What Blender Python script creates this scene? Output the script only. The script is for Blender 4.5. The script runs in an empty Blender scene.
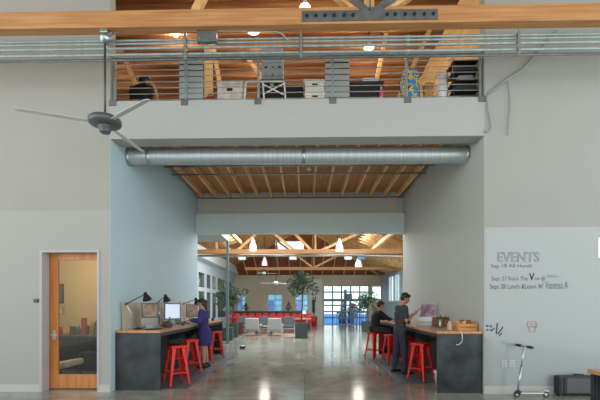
import bpy, bmesh, math, random
from math import radians, sin, cos, pi
from mathutils import Vector, Matrix

random.seed(7)
SC = bpy.context.scene
COL = SC.collection
YAW = radians(1.25)

def P(u, v, Y):
    """point of the room at depth Y seen at photo pixel (u, v)"""
    dx = (u - 296) / 400.0; dz = (306 - v) / 400.0
    rx = dx * cos(YAW) - sin(YAW); ry = dx * sin(YAW) + cos(YAW)
    t = Y / ry
    return Vector((rx * t, Y, 1.5 + dz * t))

# ------------------------------------------------------------------ materials
def lin(c):
    def f(x): return x / 12.92 if x <= 0.04045 else ((x + 0.055) / 1.055) ** 2.4
    if isinstance(c, str):
        c = c.lstrip('#'); c = [int(c[i:i + 2], 16) / 255 for i in (0, 2, 4)]
    return tuple(f(x) for x in c[:3])

MATS = {}
def mat(name, col, rough=0.5, metal=0.0, var=0.08, scale=6.0, stretch=(1, 1, 1), bump=0.0, detail=4, spec=0.5, col2=None, rvar=0.0, coat=0.0):
    if name in MATS: return MATS[name]
    m = bpy.data.materials.new(name); m.use_nodes = True
    nt = m.node_tree; b = nt.nodes['Principled BSDF']
    c = lin(col)
    tc = nt.nodes.new('ShaderNodeTexCoord'); mp = nt.nodes.new('ShaderNodeMapping')
    mp.inputs['Scale'].default_value = stretch
    nz = nt.nodes.new('ShaderNodeTexNoise'); nz.inputs['Scale'].default_value = scale; nz.inputs['Detail'].default_value = detail
    nt.links.new(tc.outputs['Object'], mp.inputs['Vector']); nt.links.new(mp.outputs['Vector'], nz.inputs['Vector'])
    rp = nt.nodes.new('ShaderNodeValToRGB')
    rp.color_ramp.elements[0].position = 0.3; rp.color_ramp.elements[1].position = 0.7
    c2 = lin(col2) if col2 else tuple(min(1, x * (1 + var)) for x in c)
    rp.color_ramp.elements[0].color = (*(x * (1 - var) for x in c), 1) if not col2 else (*c, 1)
    rp.color_ramp.elements[1].color = (*c2, 1)
    nt.links.new(nz.outputs['Fac'], rp.inputs['Fac']); nt.links.new(rp.outputs['Color'], b.inputs['Base Color'])
    b.inputs['Roughness'].default_value = rough; b.inputs['Metallic'].default_value = metal
    b.inputs['Specular IOR Level'].default_value = spec
    if coat: b.inputs['Coat Weight'].default_value = coat; b.inputs['Coat Roughness'].default_value = 0.1
    if rvar:
        mr = nt.nodes.new('ShaderNodeMapRange')
        mr.inputs['To Min'].default_value = max(0.02, rough - rvar); mr.inputs['To Max'].default_value = rough + rvar
        nt.links.new(nz.outputs['Fac'], mr.inputs['Value']); nt.links.new(mr.outputs['Result'], b.inputs['Roughness'])
    if bump:
        bp = nt.nodes.new('ShaderNodeBump'); bp.inputs['Strength'].default_value = bump; bp.inputs['Distance'].default_value = 0.01
        nt.links.new(nz.outputs['Fac'], bp.inputs['Height']); nt.links.new(bp.outputs['Normal'], b.inputs['Normal'])
    MATS[name] = m
    return m

def emis(name, col, strength):
    m = bpy.data.materials.new(name); m.use_nodes = True
    b = m.node_tree.nodes['Principled BSDF']; b.inputs['Base Color'].default_value = (*lin(col), 1)
    b.inputs['Emission Color'].default_value = (*lin(col), 1); b.inputs['Emission Strength'].default_value = strength
    MATS[name] = m; return m

def glass(name, tint, alpha=0.12, rough=0.03):
    """thin pane: mostly see-through with a glossy skin"""
    m = bpy.data.materials.new(name); m.use_nodes = True; nt = m.node_tree; nt.nodes.clear()
    out = nt.nodes.new('ShaderNodeOutputMaterial'); mx = nt.nodes.new('ShaderNodeMixShader')
    tr = nt.nodes.new('ShaderNodeBsdfTransparent'); tr.inputs['Color'].default_value = (*lin(tint), 1)
    gl = nt.nodes.new('ShaderNodeBsdfGlossy'); gl.inputs['Roughness'].default_value = rough
    mx.inputs['Fac'].default_value = alpha
    nt.links.new(tr.outputs[0], mx.inputs[1]); nt.links.new(gl.outputs[0], mx.inputs[2]); nt.links.new(mx.outputs[0], out.inputs['Surface'])
    MATS[name] = m; return m

# ------------------------------------------------------------------ mesh builder
class MB:
    def __init__(s): s.bm = bmesh.new()
    def box(s, x0, x1, y0, y1, z0, z1, bev=0.0, M=None):
        r = bmesh.ops.create_cube(s.bm, size=1.0); vs = r['verts']
        bmesh.ops.scale(s.bm, vec=(abs(x1 - x0), abs(y1 - y0), abs(z1 - z0)), verts=vs)
        bmesh.ops.translate(s.bm, vec=((x0 + x1) / 2, (y0 + y1) / 2, (z0 + z1) / 2), verts=vs)
        if bev:
            es = list({e for v in vs for e in v.link_edges})
            r2 = bmesh.ops.bevel(s.bm, geom=es, offset=bev, segments=2, affect='EDGES', profile=0.6)
            vs = list({v for f in r2['faces'] for v in f.verts} | {v for v in vs if v.is_valid})
        if M is not None: bmesh.ops.transform(s.bm, matrix=M, verts=vs)
        return s
    def frus(s, p0, a0, p1, a1, rz=0.0):
        """tapered square bar from p0 (half sizes a0) to p1 (half sizes a1)"""
        vs = []
        for p, a in ((p0, a0), (p1, a1)):
            for sx, sy in ((-1, -1), (1, -1), (1, 1), (-1, 1)):
                x, y = sx * a[0], sy * a[1]
                vs.append(s.bm.verts.new((p[0] + x * cos(rz) - y * sin(rz), p[1] + x * sin(rz) + y * cos(rz), p[2])))
        for q in ((3, 2, 1, 0), (4, 5, 6, 7), (0, 1, 5, 4), (1, 2, 6, 5), (2, 3, 7, 6), (3, 0, 4, 7)):
            s.bm.faces.new([vs[i] for i in q])
        return s
    def bar(s, p0, p1, w, h, bev=0.0):
        """rectangular bar from p0 to p1, w across, h in the upright sense"""
        p0 = Vector(p0); p1 = Vector(p1); d = p1 - p0; L = d.length; d.normalize()
        up = Vector((0, 0, 1)) if abs(d.z) < 0.95 else Vector((0, 1, 0))
        x = d.cross(up).normalized(); z = x.cross(d).normalized()
        M = Matrix(((x.x, d.x, z.x, p0.x), (x.y, d.y, z.y, p0.y), (x.z, d.z, z.z, p0.z), (0, 0, 0, 1)))
        return s.box(-w / 2, w / 2, 0, L, -h / 2, h / 2, bev, M)
    def cyl(s, p0, p1, r0, r1=None, n=16, caps=True):
        r1 = r0 if r1 is None else r1
        p0 = Vector(p0); p1 = Vector(p1); d = (p1 - p0).normalized()
        up = Vector((0, 0, 1)) if abs(d.z) < 0.95 else Vector((1, 0, 0))
        x = d.cross(up).normalized(); y = d.cross(x)
        ra = [s.bm.verts.new(p0 + (x * cos(2 * pi * i / n) + y * sin(2 * pi * i / n)) * r0) for i in range(n)]
        rb = [s.bm.verts.new(p1 + (x * cos(2 * pi * i / n) + y * sin(2 * pi * i / n)) * r1) for i in range(n)]
        for i in range(n):
            f = s.bm.faces.new((ra[i], ra[(i + 1) % n], rb[(i + 1) % n], rb[i])); f.smooth = True
        if caps: s.bm.faces.new(ra[::-1]); s.bm.faces.new(rb)
        return s
    def tube(s, pts, r, n=8, sub=0):
        pts = [Vector(p) for p in pts]
        for _ in range(sub):
            q = [pts[0]]
            for a, b in zip(pts, pts[1:]): q += [a * .75 + b * .25, a * .25 + b * .75]
            pts = q + [pts[-1]]
        rings = []
        for i, p in enumerate(pts):
            d = (pts[min(i + 1, len(pts) - 1)] - pts[max(i - 1, 0)]).normalized()
            up = Vector((0, 0, 1)) if abs(d.z) < 0.95 else Vector((1, 0, 0))
            x = d.cross(up).normalized(); y = d.cross(x)
            rings.append([s.bm.verts.new(p + (x * cos(2 * pi * k / n) + y * sin(2 * pi * k / n)) * r) for k in range(n)])
        for a, b in zip(rings, rings[1:]):
            for k in range(n):
                f = s.bm.faces.new((a[k], a[(k + 1) % n], b[(k + 1) % n], b[k])); f.smooth = True
        s.bm.faces.new(rings[0][::-1]); s.bm.faces.new(rings[-1])
        return s
    def lathe(s, prof, c=(0, 0, 0), n=24):
        c = Vector(c); rings = []
        for r, z in prof:
            if r < 1e-5: rings.append([s.bm.verts.new(c + Vector((0, 0, z)))])
            else: rings.append([s.bm.verts.new(c + Vector((r * cos(2 * pi * k / n), r * sin(2 * pi * k / n), z))) for k in range(n)])
        for a, b in zip(rings, rings[1:]):
            for k in range(n):
                k2 = (k + 1) % n
                if len(a) == 1 and len(b) == 1: continue
                if len(a) == 1: vs = (a[0], b[k2], b[k])
                elif len(b) == 1: vs = (a[k], a[k2], b[0])
                else: vs = (a[k], a[k2], b[k2], b[k])
                f = s.bm.faces.new(vs); f.smooth = True
        return s
    def ball(s, c, r, M=None, sub=2):
        vs = bmesh.ops.create_icosphere(s.bm, subdivisions=sub, radius=1.0)['verts']
        if not hasattr(r, '__len__'): r = (r, r, r)
        bmesh.ops.scale(s.bm, vec=r, verts=vs)
        if M is not None: bmesh.ops.transform(s.bm, matrix=M, verts=vs)
        bmesh.ops.translate(s.bm, vec=c, verts=vs)
        for v in vs:
            for f in v.link_faces: f.smooth = True
        return s
    def caps(s, p0, p1, r0, r1, n=14):
        p0 = Vector(p0); p1 = Vector(p1)
        s.ball(p0, r0); s.ball(p1, r1)
        if (p1 - p0).length > 1e-4: s.cyl(p0, p1, r0, r1, n)
        return s
    def prism(s, poly, axis, a, b):
        """extrude a closed 2-D outline along axis ('x','y','z') from a to b"""
        def pt(p, t):
            return {'x': (t, p[0], p[1]), 'y': (p[0], t, p[1]), 'z': (p[0], p[1], t)}[axis]
        A = [s.bm.verts.new(pt(p, a)) for p in poly]; B = [s.bm.verts.new(pt(p, b)) for p in poly]
        n = len(poly)
        s.bm.faces.new(A); s.bm.faces.new(B[::-1])
        for i in range(n): s.bm.faces.new((A[i], B[i], B[(i + 1) % n], A[(i + 1) % n]))
        bmesh.ops.recalc_face_normals(s.bm, faces=s.bm.faces)
        return s
    def quad(s, *pts):
        s.bm.faces.new([s.bm.verts.new(p) for p in pts]); return s
    def xf(s, M):
        bmesh.ops.transform(s.bm, matrix=M, verts=s.bm.verts); return s

def TR(x, y, z, rz=0.0): return Matrix.Translation((x, y, z)) @ Matrix.Rotation(rz, 4, 'Z')

def props(o, label=None, cat=None, group=None, kind=None):
    if label: o['label'] = label
    if cat: o['category'] = cat
    if group: o['group'] = group
    if kind: o['kind'] = kind
    return o

def obj(name, mb, m, parent=None, label=None, cat=None, group=None, kind=None, loc=None, world=False):
    me = bpy.data.meshes.new(name)
    bmesh.ops.recalc_face_normals(mb.bm, faces=mb.bm.faces)
    mb.bm.to_mesh(me); mb.bm.free()
    for mm in (m if isinstance(m, (list, tuple)) else [m]): me.materials.append(mm)
    o = bpy.data.objects.new(name, me); COL.objects.link(o)
    if parent is not None:
        o.parent = parent
        if world:
            w = parent.matrix_basis.copy(); q = parent.parent
            while q is not None: w = q.matrix_basis @ w; q = q.parent
            me.transform(w.inverted())
    elif loc is not None:
        me.transform(Matrix.Translation(-Vector(loc))); o.location = loc
    return props(o, label, cat, group, kind)

def thing(name, loc, label=None, cat=None, group=None, rz=0.0, kind=None):
    o = bpy.data.objects.new(name, None); COL.objects.link(o)
    o.empty_display_size = 0.1
    o.matrix_basis = TR(*loc, rz)
    return props(o, label, cat, group, kind)

def dup(root, loc, rz=0.0, label=None, group=None):
    r = root.copy(); COL.objects.link(r); r.matrix_basis = TR(*loc, rz)
    if label: r['label'] = label
    if group: r['group'] = group
    for ch in list(root.children):
        c = ch.copy(); COL.objects.link(c); c.parent = r
        for g in list(ch.children):
            d = g.copy(); COL.objects.link(d); d.parent = c
    return r

def holes(mb, axis, t0, t1, a0, a1, z0, z1, hs):
    """wall slab with rectangular holes hs=[(a0,a1,z0,z1)]; axis = direction of its thickness"""
    As = sorted({a0, a1, *[h[0] for h in hs], *[h[1] for h in hs]}); Zs = sorted({z0, z1, *[h[2] for h in hs], *[h[3] for h in hs]})
    for i in range(len(As) - 1):
        run = None
        for j in range(len(Zs) - 1):
            ca = (As[i] + As[i + 1]) / 2; cz = (Zs[j] + Zs[j + 1]) / 2
            solid = not any(h[0] < ca < h[1] and h[2] < cz < h[3] for h in hs)
            if solid: run = (run[0], Zs[j + 1]) if run else (Zs[j], Zs[j + 1])
            if run and (not solid or j == len(Zs) - 2):
                if axis == 'y': mb.box(As[i], As[i + 1], t0, t1, *run)
                else: mb.box(t0, t1, As[i], As[i + 1], *run)
                run = None
    return mb
# ------------------------------------------------------------------ palette
WHITE = mat('wall_paint', '#b3b2ab', .75, var=.025, scale=2.5)
PAINT2 = mat('trim_paint', '#b4b5b0', .6, var=.02, scale=3)
PASS = mat('passage_paint', '#a9adad', .6, var=.02, scale=2)
WOOD = mat('fir_beam', '#9a683c', .55, stretch=(.35, 5, 7), scale=3.2, col2='#b98957', detail=7)
WOODX = mat('fir_joist', '#d09c60', .6, stretch=(5, .35, 7), scale=3.2, col2='#ecc896', detail=6)
PINE = mat('pine_strut', '#b98950', .6, stretch=(3, 3, .6), scale=3, col2='#d8b27c', detail=6)
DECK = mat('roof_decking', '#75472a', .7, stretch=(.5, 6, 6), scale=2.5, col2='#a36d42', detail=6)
DECKR = mat('red_decking', '#7c4220', .7, stretch=(6, .5, 6), scale=2.0, col2='#b06636', detail=6)
PLY = mat('plywood', '#c69d62', .6, stretch=(.6, .6, 3), scale=2.5, col2='#d9b57a', detail=6)
GALV = mat('galvanised_steel', '#94a0a0', .34, .85, scale=14, col2='#b4bfbf', stretch=(1, 1, 1))
PIPE = mat('steel_conduit', '#7f8c8b', .55, .5, scale=10, col2='#98a4a2')
STEEL = mat('grey_steel', '#5d6467', .45, .6, scale=9, col2='#757c7e')
BLACKST = mat('blackened_steel', '#1a1d1f', .5, .35, scale=2.4, col2='#484e51', detail=8, rvar=.1)
DARKIN = mat('dark_recess_steel', '#23282d', .5, .3, var=.15, scale=5)
BUTCH = mat('bar_top_wood', '#a9713f', .38, stretch=(6, .5, 6), scale=3, col2='#c99562', detail=6, coat=.2)
RED = mat('red_enamel', '#dc1f10', .4, var=.06, scale=8, spec=.35)
BLK = mat('black_plastic', '#17181a', .45, var=.15, scale=9)
DGREY = mat('charcoal_plastic', '#34363a', .5, var=.1, scale=9)
SILVER = mat('brushed_aluminium', '#b9bcbd', .32, .7, var=.05, scale=14)
WHT = mat('white_enamel', '#d6d8d6', .4, var=.03, scale=6)
LEAF = mat('leaf_green', '#24382a', .6, scale=5, col2='#4a6448')
LEAFD = mat('dark_leaf_green', '#22392a', .6, scale=6, col2='#3f5a42')
BARK = mat('bark', '#4c3a2a', .85, var=.25, scale=14, bump=.4)
SOIL = mat('soil', '#2b221b', .95, var=.3, scale=30)
SKIN = mat('skin', '#b58468', .55, var=.05, scale=10)
HAIR = mat('dark_hair', '#211a17', .55, var=.3, scale=40)

def concrete():
    m = mat('polished_concrete', '#8a8b80', .13, var=.12, scale=.9, detail=9, spec=.55, col2='#acada0', rvar=.06)
    nt = m.node_tree; b = nt.nodes['Principled BSDF']
    base = b.inputs['Base Color'].links[0].from_socket
    tc = nt.nodes.new('ShaderNodeTexCoord')
    br = nt.nodes.new('ShaderNodeTexBrick'); br.inputs['Scale'].default_value = 1.0
    br.offset = 0.0; br.inputs['Mortar Size'].default_value = .006; br.inputs['Brick Width'].default_value = 3.2; br.inputs['Row Height'].default_value = 3.2
    br.inputs['Color1'].default_value = (1, 1, 1, 1); br.inputs['Color2'].default_value = (1, 1, 1, 1); br.inputs['Mortar'].default_value = (.35, .33, .3, 1)
    nt.links.new(tc.outputs['Object'], br.inputs['Vector'])
    n2 = nt.nodes.new('ShaderNodeTexNoise'); n2.inputs['Scale'].default_value = 3.5; n2.inputs['Detail'].default_value = 8
    nt.links.new(tc.outputs['Object'], n2.inputs['Vector'])
    r2 = nt.nodes.new('ShaderNodeValToRGB'); r2.color_ramp.elements[0].color = (.78, .76, .73, 1); r2.color_ramp.elements[1].color = (1, 1, 1, 1)
    r2.color_ramp.elements[0].position = .35; r2.color_ramp.elements[1].position = .6
    nt.links.new(n2.outputs['Fac'], r2.inputs['Fac'])
    a = nt.nodes.new('ShaderNodeMix'); a.data_type = 'RGBA'; a.blend_type = 'MULTIPLY'; a.inputs['Factor'].default_value = 1
    nt.links.new(base, a.inputs['A']); nt.links.new(br.outputs['Color'], a.inputs['B'])
    c = nt.nodes.new('ShaderNodeMix'); c.data_type = 'RGBA'; c.blend_type = 'MULTIPLY'; c.inputs['Factor'].default_value = 1
    nt.links.new(a.outputs['Result'], c.inputs['A']); nt.links.new(r2.outputs['Color'], c.inputs['B'])
    nt.links.new(c.outputs['Result'], b.inputs['Base Color'])
    return m
CONC = concrete()

def whiteboard():
    """wall paint above, glossy writable paint below a level line (a real change of finish)"""
    m = mat('whiteboard_wall', '#939691', .7, var=.02, scale=2)
    nt = m.node_tree; b = nt.nodes['Principled BSDF']
    tc = nt.nodes.new('ShaderNodeTexCoord'); sp = nt.nodes.new('ShaderNodeSeparateXYZ')
    nt.links.new(tc.outputs['Object'], sp.inputs[0])
    lt = nt.nodes.new('ShaderNodeMath'); lt.operation = 'LESS_THAN'; lt.inputs[1].default_value = 2.84
    nt.links.new(sp.outputs['Z'], lt.inputs[0])
    mr = nt.nodes.new('ShaderNodeMapRange'); mr.inputs['To Min'].default_value = .6; mr.inputs['To Max'].default_value = .13
    nt.links.new(lt.outputs[0], mr.inputs['Value']); nt.links.new(mr.outputs['Result'], b.inputs['Roughness'])
    base = b.inputs['Base Color'].links[0].from_socket
    mx = nt.nodes.new('ShaderNodeMix'); mx.data_type = 'RGBA'; mx.inputs['B'].default_value = (*lin('#979e9d'), 1)
    nt.links.new(lt.outputs[0], mx.inputs['Factor']); nt.links.new(base, mx.inputs['A']); nt.links.new(mx.outputs['Result'], b.inputs['Base Color'])
    return m
WBOARD = whiteboard()
def twotone():
    m = mat('left_wall_paint', '#989791', .75, var=.02, scale=2)
    nt = m.node_tree; b = nt.nodes['Principled BSDF']
    tc = nt.nodes.new('ShaderNodeTexCoord'); sp = nt.nodes.new('ShaderNodeSeparateXYZ'); nt.links.new(tc.outputs['Object'], sp.inputs[0])
    lt = nt.nodes.new('ShaderNodeMath'); lt.operation = 'LESS_THAN'; lt.inputs[1].default_value = 3.17; nt.links.new(sp.outputs['Z'], lt.inputs[0])
    base = b.inputs['Base Color'].links[0].from_socket
    mx = nt.nodes.new('ShaderNodeMix'); mx.data_type = 'RGBA'; mx.inputs['B'].default_value = (*lin('#9f9f9a'), 1)
    nt.links.new(lt.outputs[0], mx.inputs['Factor']); nt.links.new(base, mx.inputs['A']); nt.links.new(mx.outputs['Result'], b.inputs['Base Color'])
    return m
LWALL = twotone()

XL, XR = -3.385, 3.065          # faces of the passage walls
Y0, Y1 = 6.9, 12.55           # front and back of the passage
S = 'structure'

# ------------------------------------------------------------------ ground, walls
obj('floor', MB().box(-9, 9, -3.5, 31.9, -.2, 0), CONC, kind=S)
obj('floor_office', MB().box(-7.6, -3.52, 7.3, 10.6, 0, .012), mat('office_carpet', '#3c3d41', .95, var=.2, scale=60), kind=S)
mb = holes(MB(), 'y', Y0, Y0 + .2, -9, XL - .006, 0, 7.9, [(-4.595, -3.615, 0, 2.44)])
obj('wall_left', mb, LWALL, kind=S)
obj('wall_right', MB().box(XR + .006, 9, Y0, Y0 + .2, 0, 7.9), WBOARD, kind=S)
obj('wall_passage_left', MB().box(XL - .16, XL, Y0 + .003, Y1, 0, 5.07), mat('passage_left_tint', '#b0c7cf', .6, var=.015, scale=2), kind=S)  # left wall: bluish daylight put into its colour
obj('wall_passage_right', MB().box(XR, XR + .16, Y0 + .003, Y1, 0, 5.07), mat('passage_right_paint', '#b3b5b0', .6, var=.015, scale=2), kind=S)
mb = MB()
mb.box(-9, -4.637, Y0 - .015, Y0, 0, .13); mb.box(-3.575, XL, Y0 - .015, Y0, 0, .13)
obj('baseboard_left', mb, PAINT2, kind=S)
obj('baseboard_right', MB().box(XR, 9, Y0 - .015, Y0, 0, .14), PAINT2, kind=S)
obj('trim_1', MB().box(XL, XR, Y0, Y0 + .34, 4.41, 5.07), mat('fascia_paint', '#9fa19e', .6, var=.02, scale=2), kind=S)                       # boxed-in mezzanine edge
obj('trim_2', MB().box(XL, XR, Y1 - .02, Y1 + .3, 4.36, 5.07), mat('end_wall_paint', '#bdbcb6', .6, var=.02, scale=2), kind=S)                  # wall over the far opening
obj('trim_3', MB().box(XL, XR, Y1 - .2, Y1 + .02, 3.75, 4.37, .012), mat('header_paint', '#c6d6d6', .5, var=.02, scale=2), kind=S)   # boxed header beam

# passage ceiling: plywood deck on sixteen joists
cl = thing('ceiling_passage', (0, 9.8, 4.9), kind=S)
obj('deck', MB().box(XL, XR, Y0 + .34, Y1 - .02, 5.04, 5.068), mat('passage_deck', '#a8744a', .7, stretch=(6, .5, 6), scale=2.5, col2='#c08d5e', detail=6), cl, world=True)
nj = 15
for i in range(nj):
    x = XL + .2 + i * (XR - XL - .4) / (nj - 1)
    obj('joist', MB().box(x - .025, x + .025, Y0 + .36, Y1 - .03, 4.87, 5.04), WOODX, cl, world=True)
for i in range(nj - 1):
    x = XL + .2 + (i + .5) * (XR - XL - .4) / (nj - 1)
    obj('blocking', MB().box(x - .19, x + .19, Y1 - .1, Y1 - .03, 4.88, 5.04), PAINT2, cl, world=True)

# office behind the glazed door
mb = MB(); mb.box(-7.7, -3.5, 10.6, 10.7, 0, 3.1); mb.box(-7.7, -7.6, 7.1, 10.6, 0, 3.1); mb.box(-3.52, -3.5, 7.1, 10.6, 0, 3.1)
obj('wall_office', mb, mat('office_yellow_paint', '#c4ac80', .8, var=.03, scale=2), kind=S)
obj('ceiling_office', MB().box(-7.7, -3.5, 7.1, 10.7, 3.1, 3.2), WHITE, kind=S)

# unseen front hall roof put in to cut top light; sides left open
obj('ceiling_front', MB().box(-9.2, 9.2, -6, 6.85, 8.3, 8.4), mat('front_deck', '#8a6240', .7, var=.1), kind=S)

# door casing and sliding glazed door
mb = MB()
mb.box(-4.635, -4.592, Y0 - .012, Y0 + .19, 0, 2.437); mb.box(-3.618, -3.577, Y0 - .012, Y0 + .19, 0, 2.437); mb.box(-4.635, -3.577, Y0 - .012, Y0 + .19, 2.437, 2.478)
obj('trim_4', mb, mat('jamb_paint', '#aca8ac', .6, var=.02, scale=3), kind=S)
dr = thing('door_1', (-4.55, 7.15, 0), kind=S)
FIRD = mat('door_fir', '#b0642a', .4, stretch=(6, 6, .5), scale=3, col2='#cf8842', detail=6, coat=.25)
x0, x1, y0, y1 = -4.65, -3.525, 7.12, 7.165
mb = MB(); mb.box(x0, x0 + .2, y0, y1, .02, 2.46, .004); mb.box(x1 - .1, x1, y0, y1, .02, 2.46, .004)
mb.box(x0 + .2, x1 - .1, y0, y1, .02, .265, .004); mb.box(x0 + .2, x1 - .1, y0, y1, 2.33, 2.46, .004)
obj('door_frame', mb, FIRD, dr, world=True)
obj('door_glass', MB().box(x0 + .195, x1 - .095, y0 + .018, y0 + .026, .26, 2.335), glass('door_pane', '#f6f4ee', .015), dr, world=True)
mb = MB(); mb.cyl((-4.52, 7.12, .98), (-4.52, 7.06, .98), .012, n=10).bar((-4.55, 7.065, .98), (-4.44, 7.065, .98), .016, .02).box(-4.55, -4.49, 7.112, 7.121, .9, 1.06)
obj('door_handle', mb, SILVER, dr, world=True)

# ------------------------------------------------------------------ far hall
XHL, XHR, YF = -5.6, 6.1, 31.6
hs = [(22.4, 22.2 + .0, 0, 0)]
def yl(u): return 5.6 * 400 / (304.7 - u)
up = [(190, 195.5), (198, 204), (206.3, 210), (212, 215.6), (217.3, 226), (227.5, 231.5), (233, 236)]
hs = []
for a, b in up:
    hs.append((yl(a), yl(b), 2.52, 3.32)); hs.append((yl(a), yl(b), .75, 2.3))
mb = holes(MB(), 'x', XHL - .15, XHL, 12.8, YF, 0, 4.72, hs)
obj('wall_hall_left', mb, mat('hall_left_paint', '#b9c6cb', .6, var=.02, scale=2), kind=S)
GL = glass('hall_pane', '#b9c6c8', .3)
k = 0
for h in hs:
    k += 1
    obj('window_%d' % k, MB().box(XHL - .03, XHL - .015, h[0], h[1], h[2], h[3]), GL, kind=S)
obj('wall_side_rooms', MB().box(XHL - 2.0, XHL - 1.9, 12.8, YF, 0, 4), mat('side_room_paint', '#8d8c80', .8, var=.1, scale=1), kind=S)
obj('door_3', MB().box(XHL - 1.9, XHL - 1.84, 24.9, 26.4, 0, 2.3), FIRD, kind=S)
obj('trim_5', MB().box(XHL, XHL + .35, 12.8, YF, 4.0, 4.56), mat('soffit_white', '#d4dad9', .6, var=.02, scale=2), kind=S)
obj('wall_hall_return', MB().box(XHL, XL - .16, Y1 - .1, Y1 + .3, 0, 5.07), WHITE, kind=S)
obj('wall_hall_return_right', MB().box(XR + .16, XHR, Y1 - .1, Y1 + .3, 0, 5.07), WHITE, kind=S)
ph = lambda u, v: P(u, v, YF)
W = [(ph(237.5, 0).x, ph(245.5, 0).x, ph(0, 311).z, ph(0, 295).z), (ph(268, 0).x, ph(282, 0).x, ph(0, 311).z, ph(0, 294.7).z), (ph(295.5, 0).x, ph(308, 0).x, ph(0, 311).z, ph(0, 294.7).z)]
GD = (ph(323.5, 0).x, ph(369, 0).x, 0, ph(0, 286).z)
GW = (ph(372, 0).x, ph(381.5, 0).x, ph(0, 299.5).z, ph(0, 286.5).z)
mb = holes(MB(), 'y', YF, YF + .2, XHL - 2, XHR, 0, 3.95, W + [GD, GW])
obj('wall_hall_far', mb, mat('hall_far_paint', '#c9bda6', .8, var=.05, scale=1.5), kind=S)
FRW = mat('window_frame_white', '#c8d2d4', .5, var=.02, scale=4)
FRD = mat('door_frame_grey', '#70818b', .5, var=.04, scale=4)
GCL = glass('clear_pane', '#eef6f8', .05)
def gridwin(name, x0, x1, z0, z1, nx, nz, m, bw, y=YF + .06, thick=.06, zs=None):
    w = thing(name, ((x0 + x1) / 2, y, z0), kind=S)
    mb = MB()
    for i in range(nx + 1):
        x = x0 + (x1 - x0) * i / nx; mb.box(max(x - bw, x0), min(x + bw, x1), y, y + thick, z0, z1)
    for z in (zs or [z0 + (z1 - z0) * j / nz for j in range(nz + 1)]):
        mb.box(x0, x1, y + .004, y + thick - .004, max(z - bw, z0), min(z + bw, z1))
    obj('frame', mb, m, w, world=True)
    obj('glass', MB().box(x0, x1, y + .025, y + .033, z0, z1), GCL, w, world=True)
    return w
for i, q in enumerate(W): gridwin('window_%d' % (k + 1 + i), *q, 2, 3, FRW, .04)
gridwin('window_%d' % (k + 4), *GW, 1, 1, FRW, .04)
zz = [ph(0, v).z for v in (286, 292.3, 299.6, 300.8, 305.3, 311.5, 317.5, 325)]
g = gridwin('door_2', *GD, 5, 6, FRD, .05, zs=zz)
# pillar and wall beside the glazed roll-up door
obj('wall_pillar', MB().box(ph(308.5, 0).x, ph(322, 0).x, YF - .25, YF, 0, 3.6), mat('pillar_paint', '#d8d6cc', .8, var=.05, scale=1.5), kind=S)
# right wall with its tall windows
def yr(u): return 6.1 * 400 / (u - 304.7)
RW = [(yr(399.3), yr(395), 1.8, 3.62), (yr(393.6), yr(389), 1.8, 3.62), (22.0, 24.6, 1.8, 3.62), (18.4, 21.2, 1.8, 3.62), (14.6, 17.4, 1.8, 3.62)]
mb = holes(MB(), 'x', XHR, XHR + .2, 12.5, YF + .2, 0, 4.1, RW)
obj('wall_hall_right', mb, mat('hall_right_paint', '#a7b8bf', .6, var=.02, scale=2), kind=S)
for i, q in enumerate(RW):
    w = thing('window_%d' % (k + 5 + i), (XHR, (q[0] + q[1]) / 2, q[2]), kind=S)
    mb = MB()
    for y in (q[0], q[1]): mb.box(XHR - .05, XHR + .08, y - .06, y + .06, q[2] - .06, q[3] + .06)
    for z in (q[2], q[3]): mb.box(XHR - .05, XHR + .08, q[0], q[1], z - .06, z + .06)
    obj('frame', mb, FRW, w, world=True)
    obj('glass', MB().box(XHR + .02, XHR + .028, q[0], q[1], q[2], q[3]), GCL, w, world=True)

# hipped roof of the hall: decking on rafters
RID = 6.6; XE_L, XE_R, ZE_L, ZE_R = -7.6, 6.1, 3.95, 3.95
YH = 25.0; YS = 12.8; YE = 31.8; ZE = 3.95
sl = (RID - ZE_L) / -XE_L; sr = (RID - ZE_R) / XE_R; sh = (RID - ZE) / (YE - YH)
rf = thing('roof', (0, 22, ZE), kind=S)
SKX0, SKX1, SKYa, SKYb = P(277.5, 0, 27.5).x, P(304, 0, 27.5).x, 26.9, 28.15
def hz(y): return RID - (y - YH) * sh
def hq(mb, x0, x1, y0, y1, t=.0):
    z0, z1 = hz(y0) + t, hz(y1) + t
    mb.quad((x0, y0, z0), (x1, y0, z0), (x1, y1, z1), (x0, y1, z1))
mb = MB()
mb.quad((0, YS, RID), (0, YH, RID), (XE_L, YE, ZE_L), (XE_L, YS, ZE_L))
mb.quad((0, YS, RID), (XE_R, YS, ZE_R), (XE_R, YE, ZE_R), (0, YH, RID))
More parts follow.
